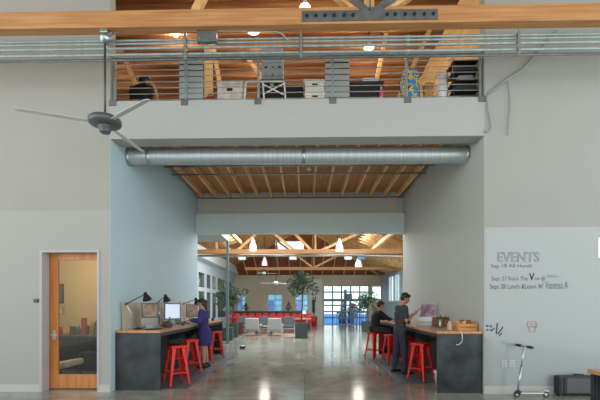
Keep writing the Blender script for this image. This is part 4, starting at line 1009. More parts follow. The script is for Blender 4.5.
def leg(mb, J, s, off=0.0, b=2.0):
    hp, kn, an = V(J['hip' + s]), V(J['kn' + s]), V(J['an' + s])
    mb.caps(hp, kn, .088 + off, .058 + off * 1.1)
    mid = lerp(kn, an, .3); mb.caps(kn, mid, .056 + off, .055 + off * 1.2)
    mb.caps(mid, lerp(kn, an, b - 1), .055 + off * 1.2, (.055 - .02 * (b - 1)) + off * 1.5)
def hand(mb, w, f, n, s, curl=.5):
    """wrist, finger direction, palm normal, thumb side"""
    w = V(w); f = V(f).normalized(); n = V(n); n = (n - f * n.dot(f)).normalized(); s_ = f.cross(n); s_ = s_ if s_.dot(V(s)) > 0 else -s_
    M = Matrix(((f.x, s_.x, n.x, 0), (f.y, s_.y, n.y, 0), (f.z, s_.z, n.z, 0), (0, 0, 0, 1)))
    mb.ball(w + f * .05, (.052, .040, .016), M=M); mb.caps(w, w + f * .02, .026, .024)
    for k, (o, L) in enumerate(((.029, .070), (.010, .080), (-.010, .075), (-.029, .058))):
        p = w + f * .088 + s_ * o; a = .3 * curl
        for j in range(3):
            q = p + (f * cos(a) + n * sin(a)) * L * (.42, .32, .26)[j]
            mb.caps(p, q, .0088 - .0008 * j, .0082 - .0008 * j, 8); p = q; a += .75 * curl
    p = w + f * .03 + s_ * .03; q = p + (f * .6 + s_ * .75).normalized() * .035 + n * .008; r = q + (f * .95 + s_ * .2).normalized() * .032 + n * .01
    mb.caps(p, q, .013, .0115, 8); mb.caps(q, r, .0105, .009, 8)
def headM(J):
    return Matrix.Translation(J['head']) @ Matrix.Rotation(J.get('hyaw', 0), 4, 'Z') @ Matrix.Rotation(J.get('hpitch', 0), 4, 'Y')
def head(mb, J):
    M = headM(J); R = M.to_3x3().to_4x4(); k = J.get('hs', 1.0)
    def b(c, r): mb.ball(M @ (V(c) * k), tuple(x * k for x in r), M=R, sub=3)
    b((-.008, 0, .025), (.092, .074, .092)); b((.022, 0, -.045), (.062, .056, .065)); b((.055, 0, -.088), (.026, .03, .022))
    b((.074, 0, .018), (.018, .05, .012)); b((.076, 0, -.066), (.014, .025, .012))
    mb.caps(M @ (V((.084, 0, .008)) * k), M @ (V((.102, 0, -.026)) * k), .010 * k, .0145 * k, 10)
    for s in (-1, 1): b((-.005, s * .074, -.008), (.021, .011, .033)); b((.06, s * .034, -.02), (.02, .022, .02))
    mb.caps(J['neck'], M @ (V((-.022, 0, -.07)) * k), .056, .052)
def person(loc, rz, J, hands, label, pal, shorts=False, coat=None, bun=False, size=.0085):
    mb = MB(); torso(mb, J, -.004)
    for s in 'LR':
        arm(mb, J, s, -.004); leg(mb, J, s, -.004)
        an = V(J['an' + s]); to = V(J['to' + s]); mb.caps(an, lerp(an, to, .9) , .034, .028)
    head(mb, J)
    for s in 'LR':
        w, f, n, t, c = hands[s]; hand(mb, J['wr' + s], f, n, t, c)
    me = vox(mb, size)
    body = put('person', me, [pal['skin'], mat('eye_dark', '#2a211e', .3), mat('lips', '#96584e', .5), pal['hair']])
    Mi = headM(J); k = J.get('hs', 1.0)
    eyes = [Mi @ (V((.083, s * .031, .002)) * k) for s in (-1, 1)]; lip = Mi @ (V((.09, 0, -.066)) * k); brows = [Mi @ (V((.092, s * .032, .022)) * k) for s in (-1, 1)]
    for p in me.polygons:
        c = p.center
        if min((c - e).length for e in eyes) < .0135: p.material_index = 1
        elif (c - lip).length < .02 and abs((Mi.inverted() @ c).z / k + .066) < .009: p.material_index = 2
        elif min((c - e).length for e in brows) < .02 and abs((Mi.inverted() @ c).z / k - .022) < .006: p.material_index = 3
    body.matrix_basis = TR(*loc, rz); props(body, label, 'person')
    M = headM(J); R = M.to_3x3().to_4x4()
    mb = MB()
    def hb(c, r): mb.ball(M @ (V(c) * k), tuple(x * k for x in r), M=R, sub=3)
    hb((-.026, 0, .05), (.099, .083, .085)); hb((-.05, 0, -.005), (.066, .077, .075)); hb((.045, .015, .094), (.045, .055, .03))
    for s in (-1, 1): hb((-.005, s * .072, .03), (.022, .012, .03))
    if bun: hb((-.115, 0, .02), (.05, .05, .052)); hb((-.07, 0, -.06), (.05, .06, .06)); mb.caps(M @ (V((-.085, 0, -.05)) * k), M @ (V((-.09, .01, -.17)) * k), .045, .025)
    put('hair', vox(mb, .007, 2), pal['hair'], body)
    if coat:
        mb = MB(); torso(mb, J, .014)
        for s in 'LR': arm(mb, J, s, .014, 0, 1.92)
        p = V(J['pelvis']); m2 = [(p + V((0, 0, .05)), .15), (p + V((0, 0, -.10)), .178), (p + V((-.01, 0, -.34)), .172), (p + V((-.01, 0, -.37)), .168)]
        for (a, ra), (b_, rb) in zip(m2, m2[1:]):
            mb.cyl(a, b_, ra, rb, 24)
        for v in mb.bm.verts: pass
        o = put('coat', vox(mb, .010, 4), pal['top'], body)
        mb = MB(); M2 = Matrix.Translation(V(J['neck']) + V((.012, 0, -.015)))
        for i in range(14):
            a = i * 2 * pi / 14; mb.ball(M2 @ V((.068 * cos(a), .075 * sin(a), .012 * cos(a) * -1)), .026)
        mb.ball(M2 @ V((.085, 0, -.06)), (.03, .04, .06)); put('scarf', vox(mb, .008, 3), pal['scarf'], body)
    else:
        mb = MB(); torso(mb, J, .012); mb.ball(spine_pts(J, 1)[0][0] + V((0, 0, .05)), (.135, .182 * J.get('w', 1), .10), sub=3)
        for s in 'LR': arm(mb, J, s, .015, 0, pal.get('sleeve', .72))
        put('shirt', vox(mb, .009, 3), pal['top'], body)
        mb = MB(); torso(mb, J, .010, 1); mb.ball(spine_pts(J, 1)[0][0] + V((0, 0, .05)), (.118, .166 * J.get('w', 1), .07), sub=3)
        for s in 'LR': leg(mb, J, s, .012, 1.96)
        put('trousers', vox(mb, .010, 3), pal['bottom'], body)
    for s in 'LR':
        an = V(J['an' + s]); to = V(J['to' + s]); d = (to - an); d.z = 0; d.normalize(); z = pal.get('sole', .0) if 'solez' not in J else J['solez']
        mb = MB(); heel = V((an.x, an.y, z + .045)) - d * .045
        mb.caps(heel, V((an.x, an.y, z + .05)) + d * .09, .042, .04); mb.caps(V((an.x, an.y, z + .04)) + d * .09, V((an.x, an.y, z + .035)) + d * .17, .04, .031); mb.caps(V((an.x, an.y, z + .06)), an + V((0, 0, .015)), .043, .044)
        me = vox(mb, .008, 2)
        for v in me.vertices: v.co.z = max(v.co.z, z)
        put('shoe', me, pal['shoe'], body)
    return body
def cloth(n, c, c2=None): return mat(n, c, .9, var=.12, scale=18, col2=c2)

man = dict(pelvis=(.02, 0, .95), chest=(.04, 0, 1.27), neck=(.065, 0, 1.5), head=(.145, 0, 1.65), hpitch=radians(26), hyaw=radians(-14), w=1.22,
  shL=(.05, .19, 1.445), shR=(.05, -.19, 1.445), elL=(.10, .25, 1.17), elR=(.06, -.25, 1.17), wrL=(.33, .10, 1.29), wrR=(.29, -.13, 1.32),
  hipL=(.01, .09, .90), hipR=(.03, -.09, .90), knL=(.0, .13, .5), knR=(.07, -.12, .5), anL=(-.06, .15, .085), anR=(.06, -.15, .085), toL=(.10, .19, .03), toR=(.22, -.17, .03))
hm = dict(L=(0, (.8, -.45, .3), (0, -.4, .9), (.2, -.6, .6), .9), R=(0, (.85, .35, .35), (-.1, .4, .9), (.3, .6, .5), .9))
person((2.09, 8.9, .012), radians(10), man, hm, 'standing man in dark grey t-shirt and jeans looking down at his phone',
       dict(skin=SKIN, hair=HAIR, top=cloth('charcoal_tee', '#3a3b3f'), bottom=cloth('dark_denim', '#272c3c', '#333a4c'), shoe=mat('dark_shoe', '#1d1b1b', .6)))
ph_ = obj('phone', MB().box(-.036, .036, -.075, .075, 0, .009, .003), BLK, label='dark phone held by the standing man', cat='phone')
ph_.matrix_basis = TR(2.09, 8.9, .012, radians(10)) @ Matrix.Translation((.425, -.035, 1.393)) @ Matrix.Rotation(radians(-85), 4, 'Z') @ Matrix.Rotation(radians(35), 4, 'X')
obj('screen', MB().box(-.033, .033, -.07, .07, .0085, .0096), mat('phone_glass', '#23272d', .5), ph_)

wom = dict(pelvis=(.0, 0, .91), chest=(.02, 0, 1.19), neck=(.035, 0, 1.395), head=(.07, 0, 1.545), hpitch=radians(14), w=.85, hs=.96,
  shL=(.03, .165, 1.335), shR=(.03, -.165, 1.335), elL=(.05, .225, 1.10), elR=(.06, -.22, 1.12), wrL=(.29, .12, 1.15), wrR=(.30, -.11, 1.16),
  hipL=(.0, .08, .86), hipR=(.0, -.08, .86), knL=(.0, .085, .47), knR=(-.01, -.08, .47), anL=(-.02, .085, .08), anR=(-.06, -.08, .08), toL=(.13, .10, .03), toR=(.10, -.10, .03))
hw = dict(L=(0, (.95, -.1, -.15), (0, 0, -1), (.1, -1, 0), .5), R=(0, (.95, .1, -.15), (0, 0, -1), (.1, 1, 0), .5))
person((-2.43, 9.62, .012), pi, wom, hw, 'woman in a purple coat standing at the left bar with dark hair tied back',
       dict(skin=mat('skin_light', '#b98d74', .55, var=.05), hair=mat('brown_hair', '#2a1d19', .5, var=.3, scale=40), top=cloth('purple_coat', '#332c66', '#443c80'), scarf=cloth('pale_scarf', '#b9b2ae'), shoe=mat('brown_shoe', '#3b2822', .6)), coat=True, bun=True)

sit = dict(pelvis=(-.02, 0, .865), chest=(.05, 0, 1.16), neck=(.13, 0, 1.37), head=(.19, 0, 1.515), hpitch=radians(20), w=.98,
  shL=(.10, .19, 1.31), shR=(.10, -.19, 1.31), elL=(.33, .23, 1.135), elR=(.32, -.24, 1.135), wrL=(.54, .10, 1.13), wrR=(.54, -.10, 1.13),
  hipL=(.0, .10, .85), hipR=(.0, -.10, .85), knL=(.40, .13, .80), knR=(.40, -.12, .80), anL=(.30, .11, .37), anR=(.30, -.11, .37), toL=(.46, .12, .32), toR=(.46, -.12, .32), solez=.28)
hs_ = dict(L=(0, (.95, -.15, -.2), (0, 0, -1), (.1, -1, 0), .4), R=(0, (.95, .15, -.2), (0, 0, -1), (.1, 1, 0), .4))
person((P(374.5, 0, 11.35).x, 11.35, 0), radians(12), sit, hs_, 'man in black shirt sitting at the far end of the right bar',
       dict(skin=SKIN, hair=HAIR, top=cloth('black_shirt', '#1f2024'), bottom=cloth('grey_trousers', '#3d3a3c'), shoe=mat('dark_shoe', '#1d1b1b'), sleeve=1.3))
std = dict(pelvis=(.0, 0, .93), chest=(.0, 0, 1.24), neck=(.01, 0, 1.47), head=(.03, 0, 1.62), hpitch=radians(5), w=.95,
  shL=(.0, .19, 1.41), shR=(.0, -.19, 1.41), elL=(-.02, .25, 1.12), elR=(-.02, -.25, 1.12), wrL=(.06, .24, .87), wrR=(.06, -.24, .87),
  hipL=(.0, .09, .88), hipR=(.0, -.09, .88), knL=(.02, .10, .48), knR=(.0, -.10, .48), anL=(-.02, .11, .08), anR=(-.02, -.11, .08), toL=(.13, .13, .03), toR=(.13, -.13, .03))
hd = dict(L=(0, (.1, 0, -1), (.1, -1, 0), (1, 0, 0), .6), R=(0, (.1, 0, -1), (.1, 1, 0), (1, 0, 0), .6))
person((P(355, 0, 34).x, 34, -.02), radians(-90), std, hd, 'person in pale grey clothes standing outside the glazed roll-up door',
       dict(skin=SKIN, hair=HAIR, top=cloth('pale_grey_top', '#9aa9bb'), bottom=cloth('grey_blue_trousers', '#7d8ea5'), shoe=mat('dark_shoe', '#1d1b1b'), sleeve=1.9), size=.014)
# ------------------------------------------------------------------ lounge and dining area in the far hall
def armchair(loc, rz, label, m, group=None):
    t = thing('armchair', loc, label, 'armchair', group, rz)
    obj('seat_cushion', MB().box(-.30, .30, -.32, .28, .27, .43, .04), m, t)
    obj('back_cushion', MB().box(-.34, .34, -.05, .09, 0, .60, .05).xf(Matrix.Translation((0, .31, .30)) @ Matrix.Rotation(radians(-10), 4, 'X')), m, t)
    for s in (-1, 1):
        obj('armrest', MB().box(s * .36 - .045, s * .36 + .045, -.32, .3, .5, .56, .02), m, t)
        lm = MB()
        for y in (-.3, .3): lm.box(s * .36 - .015, s * .36 + .015, y - .015, y + .015, 0, .51)
        lm.box(s * .36 - .012, s * .36 + .012, -.3, .3, .16, .19)
        obj('side_frame', lm, SILVER, t)
    obj('seat_rail', MB().box(-.36, .36, -.32, .34, .23, .27), SILVER, t)
    return t
WCUSH = mat('white_upholstery', '#a9aca8', .85, var=.04, scale=14); GCUSH = mat('blue_grey_upholstery', '#54595e', .85, var=.06, scale=14)
obj('area_rug', MB().box(P(241.5, 0, 20).x, P(296, 0, 20).x, 19.2, 22.4, 0, .015), mat('tan_rug', '#8d7868', .95, var=.15, scale=20), label='tan rug under the white armchairs', cat='rug')
armchair((P(253, 0, 20.1).x, 20.1, .015), radians(180), 'white armchair with its back turned, left of the two', WCUSH)
armchair((P(275.3, 0, 20.1).x, 20.1, .015), radians(180), 'white armchair with its back turned, right of the two', WCUSH)
for u, l in ((243, 'blue grey armchair leftmost across the rug'), (265, 'blue grey armchair facing the gap between the white armchairs'), (288, 'blue grey armchair rightmost across the rug')):
    armchair((P(u, 0, 22.0).x, 22.0, .015), 0, l, GCUSH)
t = thing('coffee_table', (P(264, 0, 21).x, 21.05, .015), 'low dark coffee table between the armchairs', 'table')
obj('table_top', MB().box(-.45, .45, -.3, .3, .36, .40, .008), mat('dark_walnut', '#4a342a', .5), t)
for sx in (-.4, .4):
    for sy in (-.25, .25): obj('leg', MB().box(sx - .02, sx + .02, sy - .02, sy + .02, 0, .36), BLK, t)
for dx, c_, l in ((-.2, '#a8483a', 'red book on the coffee table'), (.05, '#c7c0b4', 'pale book on the coffee table'), (.28, '#5a4a58', 'dark purple book on the coffee table')):
    p = P(264, 0, 21); o = obj('book', MB().box(-.1, .1, -.13, .13, 0, .035, .003), mat('cover' + c_[1:], c_, .6), label=l, cat='book'); o.matrix_basis = TR(p.x + dx, 21.05, .4155)
    obj('pages', MB().box(-.095, .103, -.125, .125, .006, .029), mat('pages', '#cfc8b8', .8), o)

# planters, trees
def leaves(mb, c, r, n, size, seed, power=.6):
    g = random.Random(seed)
    lobes = [(V((g.uniform(-.6, .6), g.uniform(-.6, .6), g.uniform(-.55, .6))), g.uniform(.35, .6)) for _ in range(9)]
    for _ in range(n):
        while True:
            v = V((g.uniform(-1, 1), g.uniform(-1, 1), g.uniform(-1, 1)))
            if .05 < v.length < 1: break
        lo = lobes[g.randrange(9)]; v = lo[0] + v * lo[1]
        p = V(c) + V((v.x * r[0], v.y * r[1], v.z * r[2])) 
        a = V((g.gauss(0, 1), g.gauss(0, 1), g.gauss(-.3, .7))).normalized(); b = a.cross(V((g.gauss(0, 1), g.gauss(0, 1), g.gauss(0, 1)))).normalized(); n_ = a.cross(b)
        s = size * g.uniform(.7, 1.3)
        mb.bm.faces.new([mb.bm.verts.new(q) for q in (p - a * s, p - a * s * .2 + b * s * .36 + n_ * s * .1, p + a * s, p - a * s * .2 - b * s * .36 + n_ * s * .1)])
def tree(loc, potm, potw, poth, crown, r, n, size, label, seed, trunkr=.03, round_=False, leafm=None, stem=True):
    t = thing('potted_tree', loc, label, 'tree')
    if round_: m = MB().lathe([(0, 0), (potw * .36, 0), (potw * .5, poth), (potw * .46, poth), (potw * .42, poth - .05), (0, poth - .05)], (0, 0, 0), 24)
    else: m = MB().frus((0, 0, 0), (potw * .46, potw * .46), (0, 0, poth), (potw * .5, potw * .5))
    pl = obj('planter', m, potm, t)
    obj('soil', MB().lathe([(potw * .4, poth - .045 if round_ else poth), (0, poth + .012)], (0, 0, 0), 16), SOIL, pl)
    if stem:
        g = random.Random(seed); m = MB(); top = V(crown)
        m.tube([(0, 0, poth - .03), (.04, .02, (poth + top.z) * .5), tuple(top)], trunkr, 8, 1)
        for k in range(7):
            a = k * .9; e = top + V((cos(a) * r[0] * .6, sin(a) * r[1] * .6, r[2] * g.uniform(-.2, .6))); m.tube([tuple(lerp((.03, .02, poth), top, .8)), tuple(lerp(top, e, .5)), tuple(e)], trunkr * .45, 6, 1)
        obj('trunk', m, BARK, t)
    f = MB(); leaves(f, crown, r, n, size, seed); obj('foliage', f, leafm or LEAF, t)
    return t
DKP = mat('dark_green_planter', '#3a4340', .6, var=.08); REDP = mat('red_planter', '#b3231d', .45)
p = P(232, 337.3, 19); tree((P(232.5, 0, 19.2).x, 19.2, 0), DKP, .55, .68, (-.1, 0, 1.98), (.85, .65, .6), 1000, .075, 'potted tree in dark planter just right of the steel post', 11)
tree((P(301.5, 0, 18.9).x, 18.9, 0), DKP, .62, .70, (.1, 0, 2.62), (.75, .6, .74), 1200, .075, 'tallest potted tree, in a dark square planter right of the white armchairs', 12)
f = MB(); leaves(f, (0, 0, .06), (.26, .26, .1), 120, .06, 4)
tree((P(367, 0, 23.5).x, 23.5, 0), DKP, .6, .6, (.0, 0, 1.75), (.75, .6, .75), 330, .11, 'large leaved potted tree behind the seated man', 13)
tree((P(314, 0, 30.2).x, 30.2, 0), REDP, .55, .72, (0, 0, 1.5), (.16, .16, .72), 420, .07, 'slim upright shrub in a red pot before the pale pillar', 14, round_=True, leafm=LEAFD)
# sideboard with conical shrubs
t = thing('sideboard', (P(268, 0, 30).x, 30.2, 0), 'long dark sideboard with wooden top under the far windows', 'sideboard')
xa, xb = XHL + .1, P(306, 0, 30).x
obj('top', MB().box(xa, xb, 29.9, 30.5, 1.09, 1.15, .008), mat('sideboard_top', '#8a6f54', .5, col2='#a08464'), t, world=True)
for i in range(6):
    a = xa + .03 + i * (xb - xa - .06) / 6; b = xa + .03 + (i + 1) * (xb - xa - .06) / 6 - .02
    obj('door', MB().box(a, b, 29.93, 30.47, .06, 1.09), mat('sideboard_dark', '#463b33', .6), t, world=True)
obj('plinth', MB().box(xa + .05, xb - .05, 29.97, 30.45, 0, .06), BLK, t, world=True)
def shrub(u, v0, r, h, label, seed):
    x = P(u, 0, 30.2).x
    t = thing('potted_shrub', (x, 30.2, 1.15), label, 'shrub', 'shrubs on the sideboard')
    obj('pot', MB().lathe([(0, 0), (.1, 0), (.13, .16), (.12, .16), (.1, .13), (0, .13)], (0, 0, 0), 18), DGREY, t)
    f = MB(); g = random.Random(seed)
    for _ in range(330):
        z = g.random() ** 1.4; a = g.random() * 6.28; q = V((cos(a) * r * (1 - z) , sin(a) * r * (1 - z), .14 + z * h)); d = V((cos(a), sin(a), g.uniform(-.2, .8))).normalized(); b = d.cross(V((0, 0, 1))).normalized() * .025
        f.bm.faces.new([f.bm.verts.new(k) for k in (q - b, q + d * .05, q + b, q - d * .07)])
    obj('foliage', f, LEAFD, t)
shrub(246, 0, .34, .42, 'round dark shrub at the left on the far sideboard', 21); shrub(288.5, 0, .3, .56, 'conical dark shrub at the right on the far sideboard', 22)
# long dining table and red chairs
t = thing('dining_table', (P(262, 0, 26).x, 26.1, 0), 'long dining table lined with red chairs', 'table')
xa, xb = P(226, 0, 26).x, P(310, 0, 26).x
obj('table_top', MB().box(xa, xb, 25.7, 26.5, .72, .76, .006), mat('table_oak', '#a98a68', .5, col2='#bf9f7a'), t, world=True)
for x in (xa + .1, (xa + xb) / 2, xb - .1):
    for y in (25.75, 26.42): obj('leg', MB().box(x - .03, x + .03, y, y + .05, 0, .72), BLK, t, world=True)
REDC = mat('red_chair_enamel', '#c4232b', .35, coat=.3)
def chair(loc, rz, label):
    t = thing('dining_chair', loc, label, 'chair', 'red chairs at the long dining table', rz)
    obj('seat', MB().box(-.2, .2, -.2, .2, .43, .46, .015), REDC, t)
    m = MB(); m.tube([(-.18, .19, .45), (-.17, .23, .92), (-.1, .25, 1.03), (.1, .25, 1.03), (.17, .23, .92), (.18, .19, .45)], .016, 8, 1); m.box(-.07, .07, .215, .23, .45, 1.0); m.box(-.165, .165, .225, .24, .74, 1.01)
    obj('backrest', m, REDC, t)
    for sx in (-1, 1):
        for sy in (-1, 1): obj('leg', MB().frus((sx * .20, sy * .20, 0), (.014, .014), (sx * .17, sy * .17, .44), (.026, .026)), REDC, t)
    return t
us = [230.5, 237.6, 244.7, 251.8, 258.9, 266, 273.1, 280.2, 287.3, 294.4, 301.5, 308.6]
NM = ['leftmost', 'second from the left', 'third from the left', 'fourth from the left', 'fifth from the left', 'sixth from the left', 'sixth from the right', 'fifth from the right', 'fourth from the right', 'third from the right', 'second from the right', 'rightmost']
c0 = None
for i, u in enumerate(us):
    l = 'red metal chair at the near side of the long dining table, ' + NM[i]
    lc = (P(u, 0, 25.3).x, 25.35, 0)
    if c0 is None: c0 = chair(lc, radians(180), l)
    else: dup(c0, lc, radians(180), l)
t = thing('dining_table', (P(318, 0, 23).x, 23.4, 0), 'small pale wooden table right of the tallest potted tree', 'table')
t['label'] = 'small pale wooden table behind the tallest potted tree'
xa, xb = P(290, 0, 23).x, P(311, 0, 23).x
obj('table_top', MB().box(xa, xb, 23.0, 23.8, .72, .76, .006), mat('table_oak', '#a98a68', .5), t, world=True)
for x in (xa + .06, xb - .06):
    for y in (23.06, 23.7): obj('leg', MB().box(x - .025, x + .025, y, y + .05, 0, .72), BLK, t, world=True)
tl = thing('table_lamp', (P(304, 0, 23.4).x, 23.4, .76), 'white table lamp on the small pale table', 'lamp')
obj('base', MB().lathe([(0, 0), (.09, 0), (.08, .02), (.018, .04), (.015, .3), (0, .3)], (0, 0, 0), 16), SILVER, tl)
obj('shade', MB().lathe([(.14, .28), (.09, .46)], (0, 0, 0), 20), mat('shade_cloth', '#e2e0da', .8), tl)
# grey box bench and floor thing
for u, y, w_, h_, m_, l in ((238.5, 21.2, .45, .66, mat('oxblood', '#5a3230', .6), 'dark reddish cabinet behind the planter beside the steel post'), (225, 17.6, .7, .55, mat('dark_green_grey', '#39433f', .6), 'dark box bench at the end of the left bar behind the steel post')):
    x = P(u, 0, y).x; t = thing('storage_cabinet', (x, y, 0), l, 'cabinet')
    obj('body', MB().box(x - w_ / 2, x + w_ / 2, y - .25, y + .25, .04, h_, .01), m_, t, world=True); obj('plinth', MB().box(x - w_ / 2 + .03, x + w_ / 2 - .03, y - .22, y + .22, 0, .04), BLK, t, world=True)
    obj('door', MB().box(x - w_ / 2 + .03, x + w_ / 2 - .03, y - .262, y - .25, .07, h_ - .04, .003), m_, t, world=True)
p = P(243, 349, 14.2)
t = thing('floor_box', (p.x, 14.1, 0), 'small dark object with pale top on the polished floor before the armchairs', 'box')
obj('body', MB().ball((0, 0, .045), (.11, .09, .05)).box(-.09, .09, -.07, .07, 0, .05, .01), BLK, t); obj('cover', MB().lathe([(.07, .085), (.05, .1), (0, .105)], (.01, 0, 0), 16), WHT, t)
# hall pendants and ceiling fans
HALL = []
def pendant(u, v, Y, r, label):
    p = P(u, v, Y); L = thing('pendant_lamp', tuple(p), label, 'lamp', 'white pendant lamps of the far hall')
    obj('shade', MB().lathe([(r, 0), (r * 1.02, .08), (r * .92, .2), (r * .6, .30), (r * .52, .32), (r * .5, .42), (r * .25, .46), (r * .2, .52), (0, .53)], (0, 0, 0), 24), mat('opal_shade', '#bcc1c2', .3), L)
    obj('bulb', MB().ball((0, 0, .08), (r * .4, r * .4, .09)), emis('hall_bulb' + str(u), '#fff3dc', 1.5), L)
    zt = RID - (sl * -p.x if p.x < 0 else sr * p.x) - .2
    if Y > YH: zt = min(zt, hz(Y) - .05)
    obj('cord', MB().cyl((0, 0, .5), (0, 0, max(.6, zt - p.z + .15)), .012, n=6), DGREY, L)
    HALL.append(p)
pendant(253, 250.5, 16.6, .16, 'white pendant lamp above the left end of the nearer truss')
pendant(339.5, 251, 16.6, .16, 'white pendant lamp hung right of the middle of the nearer truss')
pendant(264.5, 265, 23.5, .17, 'white pendant lamp below the left part of the nearer truss')
pendant(358.5, 266.5, 22.5, .2, 'white pendant lamp below the right part of the nearer truss')
def hallfan(u, v, Y, label, ph0):
    p = P(u, v, Y); t = thing('ceiling_fan', tuple(p), label, 'fan', 'white ceiling fans of the far hall')
    obj('motor_housing', MB().lathe([(0, .1), (.08, .09), (.13, .02), (.12, -.05), (.05, -.09), (0, -.1)], (0, 0, 0), 20), WHT, t)
    zt = min(RID - (sl * -p.x if p.x < 0 else sr * p.x), hz(Y) if Y > YH else 99)
    obj('down_rod', MB().cyl((0, 0, .08), (0, 0, zt - p.z - .03), .015, n=8), DGREY, t)
    for k in range(3):
        obj('blade', MB().box(.1, .85, -.06, .06, -.012, .0, .004).xf(Matrix.Rotation(radians(ph0 + 120 * k), 4, 'Z') @ Matrix.Rotation(radians(8), 4, 'X')), WHT, t)
hallfan(264, 273.2, 25.5, 'white ceiling fan left, over the armchairs in the far hall', 10); hallfan(276, 283, 22, 'lower white ceiling fan over the far lounge', 170)

# ------------------------------------------------------------------ outside the roll-up door
t = thing('outdoor_pole', (P(345, 0, 33.2).x, 33.2, -.02), 'dark pole with a small box outside the roll-up door', 'pole')
x = P(345.3, 0, 33.2).x
obj('pole', MB().box(x - .1, x + .1, 33.15, 33.3, -.02, 2.85), mat('dark_pole', '#4a555c', .6), t, world=True); obj('meter_box', MB().box(x + .1, x + .55, 33.1, 33.3, 2.0, 2.5, .01), mat('dim_box', '#6a7a80', .6), t, world=True)
for u, y, r, l in ((341.5, 34.2, .36, 'dark leafy shrub left of the outdoor pole'), (350.2, 34.9, .36, 'dark leafy shrub right of the outdoor pole')):
    tree((P(u, 0, y).x, y, -.02), DGREY, .6, .5, (0, 0, 1.15), (r, r, .85), 420, .09, l, int(u), leafm=LEAFD, round_=True)
rl = thing('outdoor_railing', (P(355, 0, 35).x, 35, -.02), 'low dark railing outside the roll-up door', 'railing')
xa, xb = P(338, 0, 35).x, P(371, 0, 35).x
for z in (.45, .9): obj('rail', MB().box(xa, xb, 36.17, 36.23, z - .03, z + .03), DGREY, rl, world=True)
for i in range(12):
    x = xa + (xb - xa) * i / 11; obj('post', MB().box(x - .03, x + .03, 36.17, 36.23, -.02, .93), DGREY, rl, world=True)
for u, l in ((352.5, 'left red ball planter on a thin stand outside'), (361.5, 'middle red ball planter on a thin stand outside'), (366.8, 'right red ball planter on a thin stand outside')):
    x = P(u, 0, 33.4).x; t = thing('stand_planter', (x, 33.4, -.02), l, 'planter', 'red planters outside the roll-up door')
    obj('pot', MB().lathe([(0, 1.35), (.1, 1.36), (.16, 1.5), (.13, 1.62), (.11, 1.62), (.1, 1.58), (0, 1.58)], (0, 0, 0), 18), REDP, t); obj('stand', MB().cyl((0, 0, 0), (0, 0, 1.36), .02).lathe([(0, 0), (.16, 0), (.16, .02), (0, .03)], (0, 0, 0), 16), BLK, t)
    f = MB(); leaves(f, (0, 0, 1.72), (.18, .18, .14), 60, .07, int(u)); obj('foliage', f, LEAF, t)
t = thing('outbuilding', (-2, 46, -.02), 'low blue grey building outside the far left windows', 'building')
obj('wall', MB().box(-14, 1.2, 44, 50, -.02, 3.4), mat('blue_grey_siding', '#86c4cc', .7, var=.15, scale=1.2), t, world=True); obj('roof', MB().box(-14.3, 1.5, 43.7, 50.3, 3.4, 3.6), WHT, t, world=True)
for x in (-8, -4.6, -1.6):
    fr_ = obj('window', MB().box(x, x + 1.3, 43.95, 44, .9, 2.3), WHT, t, world=True); obj('pane', MB().box(x + .08, x + 1.22, 43.94, 43.96, .98, 2.22), mat('blue_pane', '#5f86c0', .2), fr_, world=True)
# ------------------------------------------------------------------ light, world, camera
def point(name, loc, power, col=(1, .9, .75), r=.1):
    l = bpy.data.lights.new(name, 'POINT'); l.energy = power; l.color = col; l.shadow_soft_size = r
    o = bpy.data.objects.new(name, l); COL.objects.link(o); o.location = loc; return o
def area(name, loc, rot, sx, sy, power, col=(.9, .96, 1)):
    l = bpy.data.lights.new(name, 'AREA'); l.shape = 'RECTANGLE'; l.size = sx; l.size_y = sy; l.energy = power; l.color = col
    o = bpy.data.objects.new(name, l); COL.objects.link(o); o.location = loc; o.rotation_euler = rot; return o
for p in LP: point('mezzanine_light', p + Vector((0, 0, -.16)), 22, (1, .88, .7), .08)
for x in (-5, -1.2, 1.6): point('mezzanine_light', (x, 10.2, 7.0), 20, (1, .88, .72), .1)  # extra unseen fill lights added here, no lamp built for them
for p in HALL: point('pendant_light', p + Vector((0, 0, -.08)), 28, (1, .93, .82), .3)
point('office_light', (-5.2, 8.9, 2.7), 75, (1, .9, .72), .2)
for q in RW[2:]: area('window_daylight', (XHR - .08, (q[0] + q[1]) / 2, 2.7), (0, radians(-90), 0), 1.8, q[1] - q[0], 170)
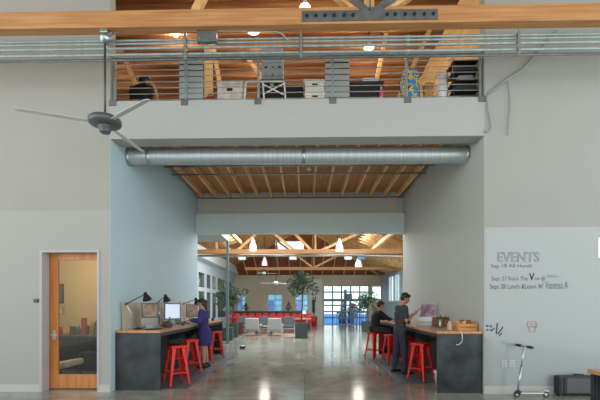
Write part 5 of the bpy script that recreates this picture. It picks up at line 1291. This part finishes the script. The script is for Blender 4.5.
for x_ in (-2.3, 2.3):
    for y_, e_ in ((15.2, 210), (20.6, 270)): area('hall_fill_light', (x_, y_, RID - sr * 2.3 - .45), (0, 0, 0), 3.4, 3.4, e_)  # unseen overhead fill added to brighten the hall; no roof opening built here
for y_ in (17, 21, 24.5, 28): point('side_room_fill', (XHL - 1.0, y_, 3.0), 90, (1, .97, .92), .2)  # unseen fill lights added so the hall panes look less dark
area('skylight_daylight', ((SKX0 + SKX1) / 2, 27.5, hz(27.5) + .35), (radians(-20), 0, 0), 1.9, 1.1, 60)
for d_, e_ in (((-1, .72, .2), 1.25), ((1, .72, .2), .95)):        # two broad fill suns added to brighten the passage side walls
    l = bpy.data.lights.new('side_fill_sun', 'SUN'); l.energy = e_; l.angle = radians(75); l.color = (.97, 1, .98)
    o = bpy.data.objects.new('side_fill_sun', l); COL.objects.link(o); o.rotation_euler = Vector(d_).to_track_quat('-Z', 'Y').to_euler()
w = bpy.data.worlds.new('sky'); SC.world = w; w.use_nodes = True
nt = w.node_tree; bg = nt.nodes['Background']
tc = nt.nodes.new('ShaderNodeTexCoord'); sp = nt.nodes.new('ShaderNodeSeparateXYZ'); nt.links.new(tc.outputs['Generated'], sp.inputs[0])
rp = nt.nodes.new('ShaderNodeValToRGB')
rp.color_ramp.elements[0].position = 0.0; rp.color_ramp.elements[0].color = (.84, .89, .88, 1)
rp.color_ramp.elements[1].position = .6; rp.color_ramp.elements[1].color = (.66, .79, .88, 1)
nt.links.new(sp.outputs['Z'], rp.inputs['Fac']); nt.links.new(rp.outputs['Color'], bg.inputs['Color'])
bg.inputs['Strength'].default_value = 1.5

cam = bpy.data.cameras.new('camera'); co = bpy.data.objects.new('camera', cam); COL.objects.link(co)
cam.sensor_width = 36; cam.lens = 24; cam.shift_x = 4 / 600; cam.shift_y = 106 / 600
cam.clip_end = 300
co.location = (0, 0, 1.5); co.rotation_euler = (radians(90), 0, YAW)
SC.camera = co
vs = SC.view_settings; vs.view_transform = 'Standard'; vs.look = 'None'; vs.gamma = 1; vs.exposure = 0.4; vs.use_curve_mapping = False
